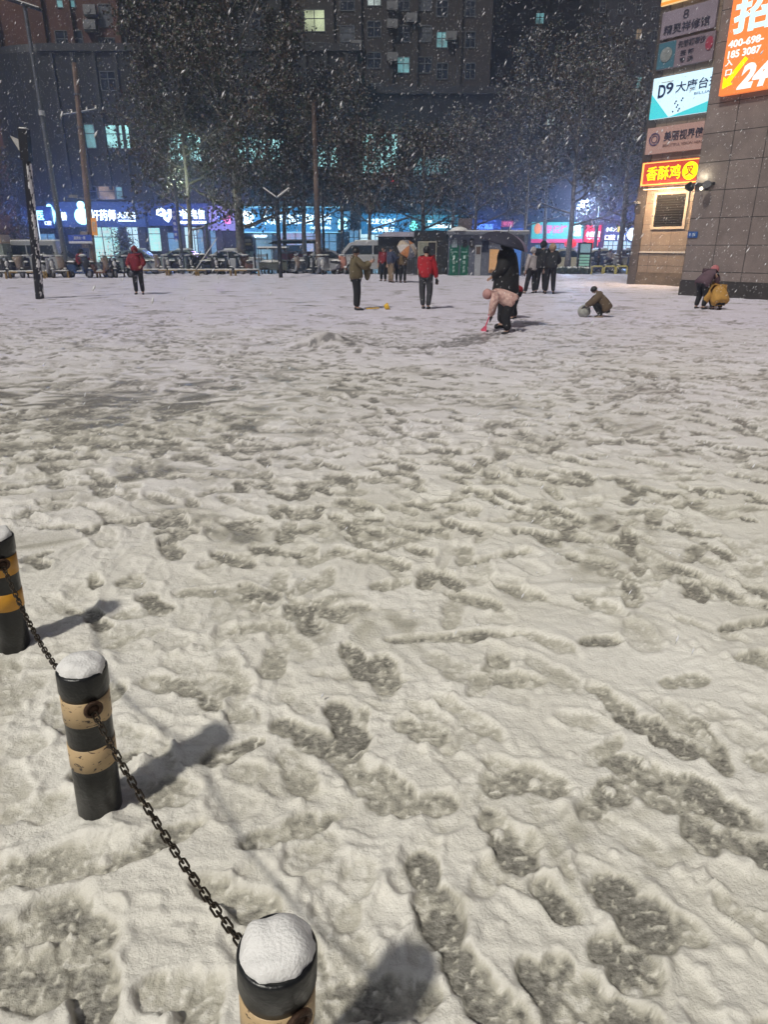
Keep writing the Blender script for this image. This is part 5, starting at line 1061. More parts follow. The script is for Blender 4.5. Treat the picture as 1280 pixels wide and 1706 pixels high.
carglass = mat("car_glass", (.02, .03, .04), .12, spec=.8)
def car(name, label, cat, u, Yd, rz, paint, L_=4.5, W_=1.8, style="sedan", group="vehicles parked along the street", lights=None, snowc=True):
    p = at(u, 445, Yd); t = thing(name, label, cat, (p.x, Yd, -.02), rz, group); h = L_ / 2; w_ = W_ / 2
    if style == "van":
        low = [(-h, .32), (h - .12, .30), (h, .48), (h - .06, .92), (h - .75, 1.12), (-h, 1.12)]; cab = [(-h + .02, 1.10), (h - .72, 1.10), (h - 1.35, 1.80), (h - 1.75, 1.92), (-h + .15, 1.92)]
    else:
        low = [(-h + .05, .30), (h - .1, .28), (h, .42), (h - .03, .66), (h - .95, .86), (-h + .75, .92), (-h + .02, .84), (-h, .55)]; cab = [(-h + .75, .88), (h - .98, .84), (h - 1.75, 1.34), (h - 2.3, 1.44), (-h + 1.6, 1.42)]
    m = MB(); m.prism(low, -w_, w_, inset=.03); m.prism(cab, -w_ + .14, w_ - .14, inset=.045); m.build("body", paint, t)
    z0, z1 = (1.16, 1.68) if style == "van" else (.94, 1.33)
    def xa(z, front):   # cab edge at a height
        if style == "van": return (h - .72 - (z - 1.1) * .9) if front else (-h + .12)
        return (h - .98 - (z - .84) * 1.55) if front else (-h + .75 + (z - .88) * 1.55)
    for s_ in (-1, 1):
        xs = [xa(z0, 0) + .15, (xa(z0, 0) + xa(z0, 1)) / 2 - .05, xa(z0, 1) - .22]
        for k in range(2):
            a, b = xs[k] + .04, xs[k + 1] - .04; ta = a + ((xa(z1, 0) - xa(z0, 0)) if k == 0 else 0); tb = b + ((xa(z1, 1) - xa(z0, 1)) if k == 1 else 0)
            y = s_ * (w_ - .135); m = MB(); m.add([(a, y, z0), (b, y, z0), (tb, y, z1), (ta, y, z1), (a, y - s_ * .03, z0), (b, y - s_ * .03, z0), (tb, y - s_ * .03, z1), (ta, y - s_ * .03, z1)], [(0, 1, 2, 3), (4, 5, 1, 0), (5, 6, 2, 1), (6, 7, 3, 2), (7, 4, 0, 3)]); m.build("side_window", carglass, t)
        for xx in (-h + .85, h - .85):
            m = MB(); q = Matrix.Rotation(math.pi / 2, 3, 'X'); m.lathe([(.28, -.11), (.32, -.08), (.32, .08), (.28, .11)], c=(xx, s_ * (w_ - .09), .32), n=20, M=q); wv = m.build("wheel", tyre, t, smooth=False)
            m = MB(); m.lathe([(.2, -.01), (.2, .01), (.08, .03)], c=(xx, s_ * (w_ + .025), .32), n=12, M=q if s_ < 0 else Matrix.Rotation(-math.pi / 2, 3, 'X')); m.build("rim", rimm, wv)
        m = MB(); m.ball((h - .10, s_ * (w_ - .3), .64 if style != "van" else .72), .13, n=8, sc=(.6, 1.2, .6)); m.build("headlight", hl if not lights else lights, t)
        m = MB(); m.box((-h + .01, s_ * (w_ - .2), .75), (.05, .28, .14)); m.build("tail_light", mat("tail_red", (.3, .02, .02), .3), t)
    m = MB(); za, zb = z0, z1 + .04; xa_, xb = xa(za, 1) + .02, xa(zb, 1) + .02; m.add([(xa_, -w_ + .26, za), (xa_, w_ - .26, za), (xb, w_ - .3, zb), (xb, -w_ + .3, zb)], [(0, 1, 2, 3)]); o = m.build("windscreen", carglass, t); o.modifiers.new("s", 'SOLIDIFY').thickness = .02
    if snowc:
        m = MB(); top = 1.94 if style == "van" else 1.45; x0, x1 = (-h + .1, h - 1.7) if style == "van" else (-h + 1.55, h - 2.2)
        m.prism([(x0, top - .02), (x1, top - .02), (x1 - .05, top + .05), (x0 + .1, top + .07)], -w_ + .2, w_ - .2, inset=.08)
        if style != "van": m.prism([(h - .95, .88), (h - .15, .74), (h - .2, .80), (h - .95, .93)], -w_ + .1, w_ - .1, inset=.05); m.prism([(-h + .05, .88), (-h + .72, .95), (-h + .72, .99), (-h + .1, .94)], -w_ + .1, w_ - .1, inset=.05)
        m.build("snow_layer", snow, t)
    return t
pw = mat("paint_white", (.50, .50, .52), .3); pg = mat("paint_grey", (.16, .17, .19), .3); pd = mat("paint_dark", (.03, .035, .05), .25); pgr = mat("paint_green_grey", (.20, .24, .24), .3); py = mat("paint_cream", (.62, .56, .38), .35)
car("panel_van", "pale grey snow covered van behind the snow plastered lamp post", "van", 48, 44.6, R(180), mat("paint_pale_grey", (.30, .31, .31), .4), 4.6, 1.75, "van")
car("parked_car", "grey car partly hidden between the snow plastered post and the leaning street light", "car", 98, 45.0, R(0), pg)
car("parked_car", "dark green grey car behind the white fronted scooters", "car", 302, 45.6, R(180), pgr)
car("parked_car", "pale car behind the person in red and the pharmacy window", "car", 225, 46.2, R(185), pgr)
car("parked_car", "light grey car under snow left of the plane tree trunk", "car", 380, 45.8, R(180), pw)
car("parked_car", "white roofed dark windowed car behind the reddish brown pole", "car", 548, 45.2, R(0), pw)
car("passenger_van", "white minivan with sloping windscreen left of the dark booth", "van", 612, 45.4, R(180), pw, 4.9, 1.85, "van")
car("parked_car", "cream yellow lit car between the couple in black and the totem", "car", 935, 49.5, R(180), py)
car("parked_car", "cream car just right of the totem, behind a scooter rider", "car", 990, 50.2, R(180), py)
car("parked_car", "white car behind the two riders at the stone pier", "car", 1035, 51.5, R(180), pw)
for u, y, a, lb in ((998, 46.6, -75, "dark scooter ridden by a person in dark coat, right of the totem"), (1016, 47.2, -60, "pale scooter ridden by a person with dark hair near the grey trunk"), (1034, 47.8, -30, "dark scooter parked behind the hoop barriers beside the stone pier")):
    x = at(u, 455, y).x; scooter(lb, (x, y, .0), R(a), blue_b if u < 1010 else white_b if u < 1020 else dark_b, .6, u > 1030, None, None, seed=u)
m = MB(); m.bx(-.65, .65, -.35, .35, 0, .62, 0); m.bx(-.3, .35, -.25, .25, .62, .85); p = at(22, 401, 50); t = m.build("blue_bundle", mat("bundle_blue", (.02, .12, .6), .5, emit=(.02, .15, .8), es=.25), loc=(at(24, 401, 50).x, 50, 2.05)); bpy.data.objects.remove(t)

# ------------------------------------------------------------------ people
skin_m = mat("skin", (.48, .29, .21), .55); hair_m = mat("hair_black", (.012, .011, .012), .5); shoe_d = mat("shoe_dark", (.02, .02, .022), .5)
def skinmesh(name, nodes, edges, material, parent, sub=2, root=0):
    me = bpy.data.meshes.new(name); me.from_pydata([n[0] for n in nodes], edges, []); o = bpy.data.objects.new(name, me); C.objects.link(o)
    o.modifiers.new("k", 'SKIN')
    if not me.skin_vertices: return o
    for i, n in enumerate(nodes):
        r = n[1]; me.skin_vertices[0].data[i].radius = (r, r) if not hasattr(r, '__len__') else r; me.skin_vertices[0].data[i].use_root = (i == root)
    s = o.modifiers.new("s", 'SUBSURF'); s.levels = s.render_levels = sub
    dg = bpy.context.evaluated_depsgraph_get(); m2 = bpy.data.meshes.new_from_object(o.evaluated_get(dg)); o.modifiers.clear(); o.data = m2; bpy.data.meshes.remove(me); m2.name = name
    m2.materials.clear(); m2.materials.append(material); m2.polygons.foreach_set("use_smooth", [True] * len(m2.polygons)); o.parent = parent; return o
STAND = dict(pel=(0, 0, .95), ch=(0, .0, 1.24), nk=(0, -.01, 1.44), hd=(0, .02, 1.58), sL=(-.18, 0, 1.38), sR=(.18, 0, 1.38), eL=(-.25, -.02, 1.10), eR=(.25, -.02, 1.10), wL=(-.26, .06, .86), wR=(.26, .06, .86),
             hL=(-.095, 0, .90), hR=(.095, 0, .90), kL=(-.11, .03, .50), kR=(.11, .03, .50), aL=(-.12, 0, .09), aR=(.12, 0, .09), tL=(-.14, .16, .04), tR=(.14, .16, .04))
SQUAT = dict(pel=(0, -.14, .34), ch=(0, .05, .60), nk=(0, .17, .77), hd=(0, .27, .86), sL=(-.17, .13, .72), sR=(.17, .13, .72), eL=(-.22, .30, .50), eR=(.22, .30, .50), wL=(-.10, .50, .38), wR=(.10, .50, .38),
             hL=(-.09, -.12, .32), hR=(.09, -.12, .32), kL=(-.17, .26, .48), kR=(.17, .26, .48), aL=(-.14, -.02, .09), aR=(.14, -.02, .09), tL=(-.17, .15, .04), tR=(.17, .15, .04))
BEND = dict(pel=(0, -.12, .86), ch=(0, .14, 1.02), nk=(0, .36, 1.06), hd=(0, .50, 1.04), sL=(-.17, .28, 1.02), sR=(.17, .28, 1.02), eL=(-.20, .36, .76), eR=(.20, .36, .76), wL=(-.10, .40, .46), wR=(.10, .40, .46),
            hL=(-.095, -.12, .82), hR=(.095, -.12, .82), kL=(-.13, .02, .46), kR=(.13, .02, .46), aL=(-.14, -.08, .09), aR=(.14, -.08, .09), tL=(-.17, .08, .04), tR=(.17, .08, .04))
SIT = dict(STAND, pel=(0, 0, .80), ch=(0, .04, 1.08), nk=(0, .07, 1.28), hd=(0, .11, 1.42), sL=(-.18, .05, 1.22), sR=(.18, .05, 1.22), eL=(-.26, .22, 1.02), eR=(.26, .22, 1.02), wL=(-.26, .46, 1.0), wR=(.26, .46, 1.0),
           hL=(-.10, .0, .76), hR=(.10, .0, .76), kL=(-.15, .42, .70), kR=(.15, .42, .70), aL=(-.15, .40, .36), aR=(.15, .40, .36), tL=(-.15, .55, .33), tR=(.15, .55, .33))
def person(label, loc, heading, H, jacket, trousers, pose=STAND, hood=None, hair=True, hair_mat=None, long=0, shoes=None, gloves=None, group=None, bulk=1.0, mask=False, tw=1.0, hat=None, hairlong=False, fur=None, **ov):
    P = dict(pose); P.update(ov); k = H / 1.72; P = {a: Vector(b) * k for a, b in P.items()}
    t = thing("person", label, "person", loc, R(heading), group)
    bulk *= 1.22; tw *= 1.12; N = []; E = []; ix = {}
    def nd(key, p, r, frm=None):
        ix[key] = len(N); N.append((tuple(p), r * k if not hasattr(r, '__len__') else (r[0] * k, r[1] * k)))
        if frm is not None: E.append((ix[frm], ix[key]))
    hd, nk = P['hd'], P['nk']; up = (hd - nk).normalized(); right = Vector((1, 0, 0)); fwd = up.cross(right) * -1
    if fwd.y < 0 and abs(up.z) > .2: fwd = -fwd
    nd('pel', P['pel'], (.14, .10)); nd('ch', P['ch'], (.15, .105), 'pel'); nd('nk', P['nk'], .055, 'ch'); nd('hb', nk.lerp(hd, .55), .066, 'nk'); nd('hd', hd, .092, 'hb'); nd('ht', hd + up * .07 * k, .075, 'hd')
    nd('nose', hd + fwd * .098 * k - up * .012 * k, .014, 'hd')
    for s_ in 'LR':
        sg = -1 if s_ == 'L' else 1
        nd('s' + s_, P['s' + s_], .052, 'ch'); nd('e' + s_, P['e' + s_], .041, 's' + s_); nd('w' + s_, P['w' + s_], .027, 'e' + s_)
        d = (P['w' + s_] - P['e' + s_]).normalized(); pm = P['w' + s_] + d * .06 * k; nd('p' + s_, pm, (.036, .018), 'w' + s_)
        sd = d.cross(Vector((0, 1, .2))).normalized(); bend = Vector((0, .35, -.2))
        for f in range(4):
            o0 = pm + d * .035 * k + sd * (.030 - .020 * f) * k; l = (.036, .042, .040, .032)[f] * k; kn = o0 + (d + bend * .3).normalized() * l; tp = kn + (d + bend).normalized() * l * .9
            nd('f%s%d' % (s_, f), o0, .0092, 'p' + s_); nd('g%s%d' % (s_, f), kn, .0086, 'f%s%d' % (s_, f)); nd('h%s%d' % (s_, f), tp, .0075, 'g%s%d' % (s_, f))
        th = pm + sd * .034 * k; nd('th' + s_, th + d * .005 * k, .011, 'p' + s_); nd('ti' + s_, th + (d + sd * .9).normalized() * .045 * k, .009, 'th' + s_)
        nd('q' + s_, P['h' + s_], .075, 'pel'); nd('k' + s_, P['k' + s_], .055, 'q' + s_); nd('a' + s_, P['a' + s_], .040, 'k' + s_); nd('t' + s_, P['t' + s_], .032, 'a' + s_)
    skinmesh("body", N, E, skin_m, t, 1)
    def chain_(name, lst, m_, sub=2, parent=t):
        nn = []; ee = []
        for key, p, r, fr in lst:
            nn.append((tuple(p), (r * k, r * k) if not hasattr(r, '__len__') else (r[0] * k, r[1] * k)))
            if fr is not None: ee.append((fr, len(nn) - 1))
        return skinmesh(name, nn, ee, m_, parent, sub)
    b_ = bulk; pel, ch = P['pel'], P['ch']; dn_ = (pel - ch).normalized()
    J = [('0', ch, (.185 * b_, .145 * b_), None), ('1', ch.lerp(nk, .62), (.13 * b_, .11 * b_), 0), ('2', nk + (hd - nk) * .15, .075, 1), ('3', pel + dn_ * .0, (.185 * b_, .15 * b_), 0), ('4', pel + dn_ * (.10 + .0), (.19 * b_, .155 * b_), 3)]
    base = 4
    if long: J.append(('5', pel + Vector((0, 0, -long * k)) + dn_ * .06, (.215 * b_, .185 * b_), 4))
    for s_ in 'LR':
        i = len(J); w0 = P['w' + s_]; e0 = P['e' + s_]
        J += [('s', P['s' + s_], .085 * b_, 0), ('e', e0, .068 * b_, i), ('w', w0 - (w0 - e0).normalized() * .012 * k, .050 * b_, i + 1)]
    chain_("jacket", J, jacket)
    T_ = [('0', pel - dn_ * .02, (.145, .12), None)]
    for s_ in 'LR':
        i = len(T_); T_ += [('h', P['h' + s_], .110 * tw, 0), ('k', P['k' + s_], .085 * tw, i), ('m', P['k' + s_].lerp(P['a' + s_], .6), .074 * tw, i + 1), ('a', P['a' + s_] + (P['k' + s_] - P['a' + s_]).normalized() * .01, .068 * tw, i + 2)]
    chain_("trousers", T_, trousers)
    for s_ in 'LR':
        a, q = P['a' + s_], P['t' + s_]; d = (q - a); d.z = 0; d.normalize()
        chain_("shoe", [('0', a - d * .045 * k + Vector((0, 0, -.035 * k)), .045, None), ('1', a + d * .05 * k + Vector((0, 0, -.03 * k)), .046, 0), ('2', q + d * .03 * k, (.042, .034), 1)], shoes or shoe_d, 1)
    if gloves:
        for s_ in 'LR':
            d = (P['w' + s_] - P['e' + s_]).normalized(); sd = d.cross(Vector((0, 1, .2))).normalized(); w0 = P['w' + s_]
            g_ = [('0', w0 - d * .02 * k, .036, None), ('1', w0 + d * .06 * k, (.044, .028), 0), ('2', w0 + d * .11 * k + sd * .025 * k, .016, 1), ('3', w0 + d * .16 * k + sd * .03 * k, .013, 2), ('4', w0 + d * .11 * k - sd * .01 * k, .016, 1), ('5', w0 + d * .165 * k - sd * .01 * k, .013, 4), ('6', w0 + d * .10 * k - sd * .035 * k, .015, 1), ('7', w0 + d * .14 * k - sd * .04 * k, .012, 6), ('8', w0 + d * .06 * k + sd * .06 * k, .015, 1)]
            chain_("glove", g_, gloves, 1)
    def hm(name, prof, m_):
        # a shell round the head, open toward the face; prof = (scale, lower limit)
        sc, low, front = prof; m = MB(); n1, n2 = 10, 18; vs = []; fs = []; M = Matrix((right, fwd, up)).transposed()
        for i in range(n1):
            for j in range(n2):
                ph = math.pi * i / (n1 - 1) * low; a = 2 * math.pi * j / n2; f = max(0, math.cos(a)) ** 2
                ph *= 1 - front * f; v = Vector((math.sin(ph) * math.sin(a), math.sin(ph) * math.cos(a) * 1.08, math.cos(ph) * 1.12)) * .098 * k * sc
                vs.append(hd + up * .02 * k + M @ v)
        for i in range(n1 - 1):
            for j in range(n2): fs.append((i * n2 + j, (i + 1) * n2 + j, (i + 1) * n2 + (j + 1) % n2, i * n2 + (j + 1) % n2))
        m.add(vs, fs); o = m.build(name, m_, t, smooth=True); s = o.modifiers.new("s", 'SOLIDIFY'); s.thickness = .014 * k; s.offset = 1; return o
    if hood: hm("hood", (1.22, .86, .42), hood)
    if fur: hm("fur_hood", (1.34, .86, .25), fur)
    if hat: hm("hat", (1.12, .52, .1), hat)
    if hair: hm("hair", (1.06, .80 if hairlong else .62, .42), hair_mat or hair_m)
    M = Matrix((right, fwd, up)).transposed(); m = MB()
    for sx in (-1, 1): m.ball(hd + M @ Vector((sx * .034, .088, .012)) * k, .011 * k, n=6)
    m.build("eyes", hair_m, t)
    if mask: m = MB(); m.ball(hd + M @ Vector((0, .075, -.045)) * k, .058 * k, n=12, sc=(1, .75, .85)); m.build("face_mask", mat("mask_white", (.6, .65, .7), .6), t)
    else: m = MB(); m.ball(hd + M @ Vector((0, .090, -.05)) * k, .018 * k, n=6, sc=(1.2, .4, .35)); m.build("mouth", mat("lips", (.3, .1, .09), .5), t)
    return t, P, k
def cl(name, c, v=.25): return mat(name, c, .8, vary=v, vscale=9, bump=.9, bscale=14)
red_j = cl("red_jacket", (.42, .012, .02)); dred = cl("dark_red_jacket", (.22, .012, .02)); blackc = cl("black_coat", (.012, .012, .014)); blackt = cl("black_trousers", (.010, .010, .013)); olive = cl("olive_jacket", (.15, .12, .065)); greyt = cl("grey_trousers", (.045, .045, .05)); khaki = cl("khaki_trousers", (.28, .20, .13)); navyj = cl("navy_jacket", (.05, .06, .11)); brownj = cl("brown_jacket", (.14, .09, .045)); pinkj = mat("pink_printed_jacket", (.74, .52, .45), .75, vary=.45, vscale=14, col2=(.42, .22, .2), bump=.4, bscale=22); pinkh = cl("pink_hood", (.55, .30, .28)); tanj = cl("tan_jacket", (.13, .09, .055)); mustard = cl("mustard_jacket", (.50, .27, .06)); purple = cl("purple_coat", (.12, .07, .09)); hazel = cl("light_brown_fur", (.38, .25, .16)); whitec = cl("pale_coat", (.4, .36, .36)); greyg = cl("grey_glove", (.07, .07, .08)); pinkhat = cl("pink_knit_hat", (.50, .17, .18)); tealj = cl("teal_cap", (.04, .1, .1))
def foot(u, v): p = g(u, v); return (p.x, p.y, max(0, surf(p.x, p.y) - .025))
person("child in a dark red hooded jacket standing before the scooters, arms held out", foot(233, 491), -172, 1.62, dred, blackt, hood=dred, hair=False, bulk=1.12, eL=(-.30, .1, 1.12), wL=(-.22, .30, 1.02), eR=(.30, .06, 1.12), wR=(.24, .28, 1.04))
t, P, k = person("man in an olive puffer jacket facing right and holding up a phone", foot(594, 516), -78, 1.62, olive, blackt, bulk=1.15, sL=(-.18, .02, 1.38), eL=(-.22, .26, 1.22), wL=(-.06, .42, 1.32), eR=(.24, .22, 1.16), wR=(.06, .42, 1.30), ch=(0, -.04, 1.24), hd=(0, .01, 1.57))
m = MB(); m.box(((P['wL'] + P['wR']) / 2 + Vector((0, .09, .08)) * k), (.075, .012, .155)); tag(o := m.build("phone", mat("phone_black", (.01, .01, .012), .2), loc=(0, 0, 0)), "dark phone held up in the hands of the man in the olive jacket", "phone"); o.location = t.location; o.rotation_euler = t.rotation_euler
m = MB(); m.ball((.1, .15, .86), .17, sc=(1, .8, 1.1)); pt = MB(); pt.ball((.03, .30, 1.0), .18 * k, sc=(.8, .55, 1.3)); pt.build("hanging_bag", olive, t, smooth=True)
pt = MB(); pt.bx(-.17, -.02, .09, .11, .70 * k, .73 * k); pt.build("reflective_stripe", ac, t)
person("woman with dark bobbed hair in a red quilted jacket and grey trousers, seen from behind", foot(709, 516), -14, 1.62, red_j, greyt, hairlong=True, bulk=1.0, gloves=blackc, eR=(.26, 0, 1.10), wR=(.29, .06, .84), eL=(-.2, .1, 1.12), wL=(-.10, .24, 1.08), aL=(-.07, 0, .09), aR=(.07, 0, .09), tL=(-.06, .16, .04), tR=(.09, .16, .04))
person("person in a dark red coat under the dark booth's eave", foot(639, 469), 150, 1.62, dred, blackt, bulk=.95)
person("person in a navy jacket and khaki trousers left of the patterned umbrella", foot(651, 471), -60, 1.62, navyj, khaki, bulk=1.0, eR=(.26, .2, 1.15), wR=(.16, .38, 1.2))
person("shorter person in a brown jacket and dark trousers under the patterned umbrella", foot(671, 471), -30, 1.55, brownj, blackt, bulk=1.15, hood=navyj, eR=(.26, .12, 1.2), wR=(.16, .25, 1.4), ch=(0, .05, 1.2))
person("child in dark clothes beside the brown jacket under the patterned umbrella", foot(664, 470), 10, 1.30, navyj, blackt, bulk=1.05)
def umbrella(name, label, loc, M3, rad, depth, mats_, n=8, handle=.75):
    t = thing(name, label, "umbrella", loc); t.rotation_euler = M3.to_euler(); b = MB(); rings = 8; vs = []; fs = []; mi = []
    for i in range(rings + 1):
        q = i / rings
        for j in range(n * 4):
            a = 2 * math.pi * j / (n * 4); sag = 1 - .06 * q * abs(math.sin(a * n / 2)); r = rad * math.sin(q * 1.35) / math.sin(1.35) * sag
            vs.append((r * math.cos(a), r * math.sin(a), depth * (math.cos(q * 1.45) - math.cos(1.45)) * (1 - .05 * q * abs(math.sin(a * n / 2)))))
    for i in range(rings):
        for j in range(n * 4):
            fs.append((i * n * 4 + j, (i + 1) * n * 4 + j, (i + 1) * n * 4 + (j + 1) % (n * 4), i * n * 4 + (j + 1) % (n * 4))); mi.append((j // 4) % len(mats_) if len(mats_) > 1 else 0)
    b.add(vs, fs); b.m = mi; o = b.build("canopy", mats_, t, smooth=True); s = o.modifiers.new("s", 'SOLIDIFY'); s.thickness = .004
    for j in range(n):
        a = 2 * math.pi * j / n; b = MB(); b.tube([(rad * math.sin(q * 1.35) / math.sin(1.35) * math.cos(a) * .995, rad * math.sin(q * 1.35) / math.sin(1.35) * math.sin(a) * .995, depth * (math.cos(q * 1.45) - math.cos(1.45)) - .008) for q in [i / 6 for i in range(7)]], .005, 4); b.build("rib", darkm, t)
    b = MB(); b.tube([(0, 0, depth + .07), (0, 0, -handle)], .008, 6); b.tube([(0, 0, -handle), (0, 0, -handle - .1)], .016, 6); b.build("shaft", darkm, t); return t
c_ = foot(676, 471); pat_m = [cl("umb_white", (.55, .5, .48)), cl("umb_orange", (.55, .22, .08)), cl("umb_grey", (.2, .2, .24)), cl("umb_cream", (.5, .4, .3))]
umbrella("umbrella", "open umbrella with white, orange and grey panels tilted toward the plaza", (c_[0] + .05, c_[1] - .35, 1.50), Matrix.Rotation(R(48), 3, 'X') @ Matrix.Rotation(R(20), 3, 'Y'), .50, .30, pat_m, handle=.5)
# the man with the black umbrella, the child digging, the crouching child in red
fx = foot(839, 547); 
t, P, k = person("tall person in a long black coat and face mask holding a big black umbrella", fx, 78, 1.74, blackc, blackt, bulk=1.5, tw=1.3, long=.34, mask=True, eR=(.27, .0, 1.10), wR=(.12, .22, 1.12), eL=(-.26, .10, 1.12), wL=(-.10, .27, 1.02), hood=blackc, aL=(-.1, 0, .09), aR=(.08, .05, .09))
umbrella("umbrella", "large black umbrella with a snow dusted panel held over the masked person", (fx[0] - .09, fx[1], 1.66), Matrix.Rotation(R(15), 3, 'Y') @ Matrix.Rotation(R(4), 3, 'X'), .52, .27, [cl("umb_black2", (.07, .06, .10)), cl("umb_black", (.035, .035, .06)), cl("umb_black", (1, 1, 1)), MATS["umb_black"], MATS["umb_black"], MATS["umb_black"], MATS["umb_black"], cl("umb_frost", (.30, .25, .36))], handle=.62)
cx = foot(832, 554); cx = (cx[0] + .12, cx[1], cx[2])
t, P, k = person("child in a pink hooded printed jacket bending down to dig with a toy shovel", cx, 78, 1.26, pinkj, blackt, pose=BEND, hood=pinkh, hair=False, bulk=1.35, tw=1.35, gloves=greyg)
w_ = Matrix.Rotation(R(78), 3, 'Z') @ P['wR']; sh = MB(); sh.tube([(0, 0, .02), (-.07, 0, -.18)], .014, 8); o_ = thing("toy_shovel", "pink plastic toy shovel in the hand of the child in the pink jacket", "shovel", (cx[0] + w_.x - .04, cx[1] + w_.y, cx[2] + w_.z - .03)); pk = mat("pink_plastic", (.75, .12, .2), .35)
sh.tube([(-.03, 0, .05), (.03, 0, .05)], .014, 6); sh.build("shaft", pk, o_); sh = MB(); sh.prism([(-.04, -.17), (-.10, -.17), (-.16, -.25), (-.13, -.28), (-.05, -.27)], -.05, .05, inset=.08); sh.build("blade", pk, o_)
f = foot(853, 531); person("child in a red jacket crouching behind the tall person's black coat", f, 60, 1.3, red_j, blackt, pose=BEND, bulk=1.15, gloves=mustard, hood=red_j, hair=False)
person("tall man in a black hooded coat seen from behind, left of the couple", foot(900, 489), -8, 1.78, blackc, blackt, hood=blackc, hair=False, bulk=1.25, long=.06, group="people standing close together", aL=(-.14, .0, .09), aR=(.14, 0, .09), eR=(.28, .08, 1.1), wR=(.22, .2, .95), eL=(-.28, .05, 1.1), wL=(-.2, .2, .95))
person("person in black with a light brown furry hood, right of the tall hooded man", foot(915, 490), -20, 1.70, blackc, blackt, fur=hazel, hair=False, bulk=1.1, group="people standing close together", aL=(-.13, 0, .09), aR=(.14, .06, .09), eR=(.27, .1, 1.12), wR=(.12, .22, 1.05))
person("person in a pale coat half hidden behind the tall hooded man, one leg stretched left", foot(885, 489), 20, 1.60, whitec, blackt, hood=whitec, hair=False, group="people standing close together", aL=(-.30, -.06, .09), tL=(-.42, .04, .04), kL=(-.18, .02, .50))
c_ = foot(1001, 529); person("child in a tan jacket squatting and reaching for a snowball with dark gloves", c_, 78, 1.30, tanj, blackt, pose=SQUAT, hair=True, bulk=1.2, gloves=greyg, shoes=cl("beige_shoe", (.3, .24, .18)))
p = foot(973, 528); m = MB(); m.ball((0, 0, 0), .155, n=20, lump=.05); t = m.build("snowball", mat("dirty_snow", (.42, .42, .38), .7, vary=.3, vscale=12, bump=.6, bscale=30), loc=(p[0], p[1], p[2] + .16), smooth=True); tag(t, "big greyish snowball in front of the squatting child in tan", "snowball")
person("person in a purple coat and pink knitted hat bending over by the stone wall", foot(1168, 515), -62, 1.42, purple, blackt, pose=dict(BEND, pel=(0, -.12, .84), ch=(0, .10, 1.06), nk=(0, .26, 1.20), hd=(0, .36, 1.24), sL=(-.18, .20, 1.16), sR=(.18, .20, 1.16), eL=(-.22, .32, .92), eR=(.22, .32, .92), wL=(-.10, .42, .68), wR=(.10, .42, .68)), hat=pinkhat, fur=pinkhat, bulk=1.25)
person("child in a mustard yellow hooded jacket crouching by the stone wall, back turned", foot(1194, 516), 8, 1.35, mustard, blackt, pose=SQUAT, hood=mustard, hair=False, bulk=1.5, eL=(-.34, .12, .40), wL=(-.36, .24, .18))
x = at(143, 455, 38.7).x; person("rider in dark red jacket and black hood on the dark scooter at left", (x - .25, 38.8, -.02), -105, 1.68, dred, blackt, pose=SIT, hood=blackc, hair=False, bulk=1.15)
x = at(997, 455, 46.6).x; person("rider in dark clothes seated on the scooter right of the totem", (x - .05, 46.85, -.02), -165, 1.7, navyj, blackt, pose=SIT, bulk=1.1)
x = at(1016, 455, 47.2).x; person("rider with dark hair seated on the pale scooter near the grey trunk", (x - .1, 47.4, -.02), -150, 1.62, whitec, blackt, pose=SIT, bulk=1.1)
# yellow toy in the snow
p = g(641, 516); m = MB(); m.lathe([(.06, 0), (.09, .11), (.095, .12), (.07, .10)], n=16, M=Matrix.Rotation(R(70), 3, 'Y')); m.tube([(-.5, 0, -.03), (-.15, .05, -.02)], .018, 6)
o = m.build("toy_bucket", mat("yellow_plastic", (.7, .42, .03), .4), loc=(p.x, p.y, .09)); tag(o, "small yellow toy bucket and stick lying in the snow between the two adults", "toy")

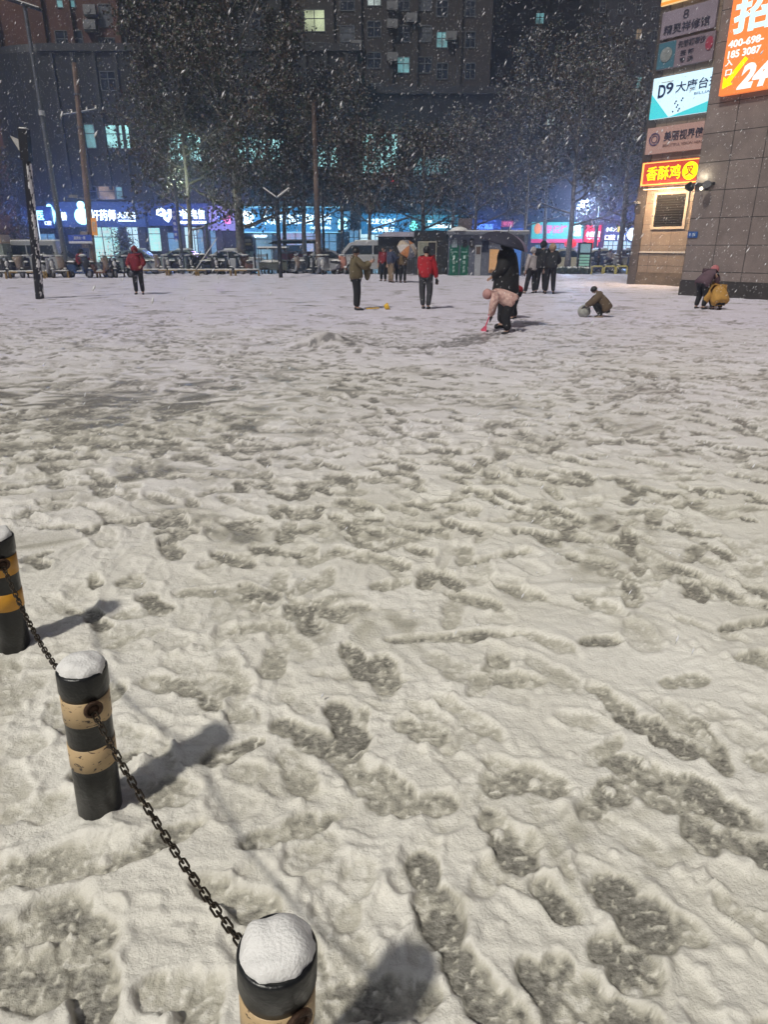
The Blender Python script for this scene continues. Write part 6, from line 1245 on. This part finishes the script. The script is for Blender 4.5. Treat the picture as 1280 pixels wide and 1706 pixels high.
# ------------------------------------------------------------------ falling snow
nr = np.random.RandomState(9); NF = 70000
d = 1.6 + 48 * nr.rand(NF) ** .62; fx_ = (1 - 2 * nr.rand(NF) ** 1.25) * (.78 * d + 1); fz = nr.rand(NF) * np.minimum(1.9 + .36 * d, 17)
s0 = .0013 + .0026 * nr.rand(NF) ** 2 + .00007 * d; el = 2.6 + 3.2 * nr.rand(NF)
ax = np.array([.50, .1, .86]) + nr.normal(0, .16, (NF, 3)); ax /= np.linalg.norm(ax, axis=1)[:, None]; a1 = np.cross(ax, [0, 1, 0]); a1 /= np.linalg.norm(a1, axis=1)[:, None]; a2 = np.cross(ax, a1)
Cc = np.stack([fx_, d, fz], 1); s1 = s0[:, None]; e1 = (s0 * el)[:, None]
Vf = np.stack([Cc + ax * e1, Cc - ax * e1, Cc + a1 * s1, Cc - a1 * s1, Cc + a2 * s1, Cc - a2 * s1], 1).reshape(-1, 3)
tr_ = np.array([(0, 2, 4), (0, 4, 3), (0, 3, 5), (0, 5, 2), (1, 4, 2), (1, 3, 4), (1, 5, 3), (1, 2, 5)]); Ff = (np.arange(NF)[:, None, None] * 6 + tr_[None]).reshape(-1, 3)
me = bpy.data.meshes.new("falling_snow"); me.vertices.add(len(Vf)); me.vertices.foreach_set("co", Vf.astype('f').ravel()); me.loops.add(Ff.size); me.loops.foreach_set("vertex_index", Ff.ravel().astype('i'))
me.polygons.add(len(Ff)); me.polygons.foreach_set("loop_start", np.arange(0, Ff.size, 3, dtype='i')); me.polygons.foreach_set("loop_total", np.full(len(Ff), 3, 'i')); me.update(); me.materials.append(mat("flake", (.8, .8, .84), .8))
o = bpy.data.objects.new("falling_snow", me); C.objects.link(o); tag(o, kind="stuff")

# ------------------------------------------------------------------ snowy air
m = MB(); m.bx(-110, 110, -30, 130, -1.3, 72); hm_ = bpy.data.materials.new("haze_air"); hm_.use_nodes = True; nt = hm_.node_tree; nt.nodes.remove(nt.nodes["Principled BSDF"])
pv = nt.nodes.new("ShaderNodeVolumePrincipled"); pv.inputs["Color"].default_value = (.80, .88, 1, 1); pv.inputs["Density"].default_value = .0062; pv.inputs["Anisotropy"].default_value = .72
nt.links.new(pv.outputs[0], nt.nodes["Material Output"].inputs["Volume"]); o = m.build("haze", hm_); tag(o, kind="stuff")
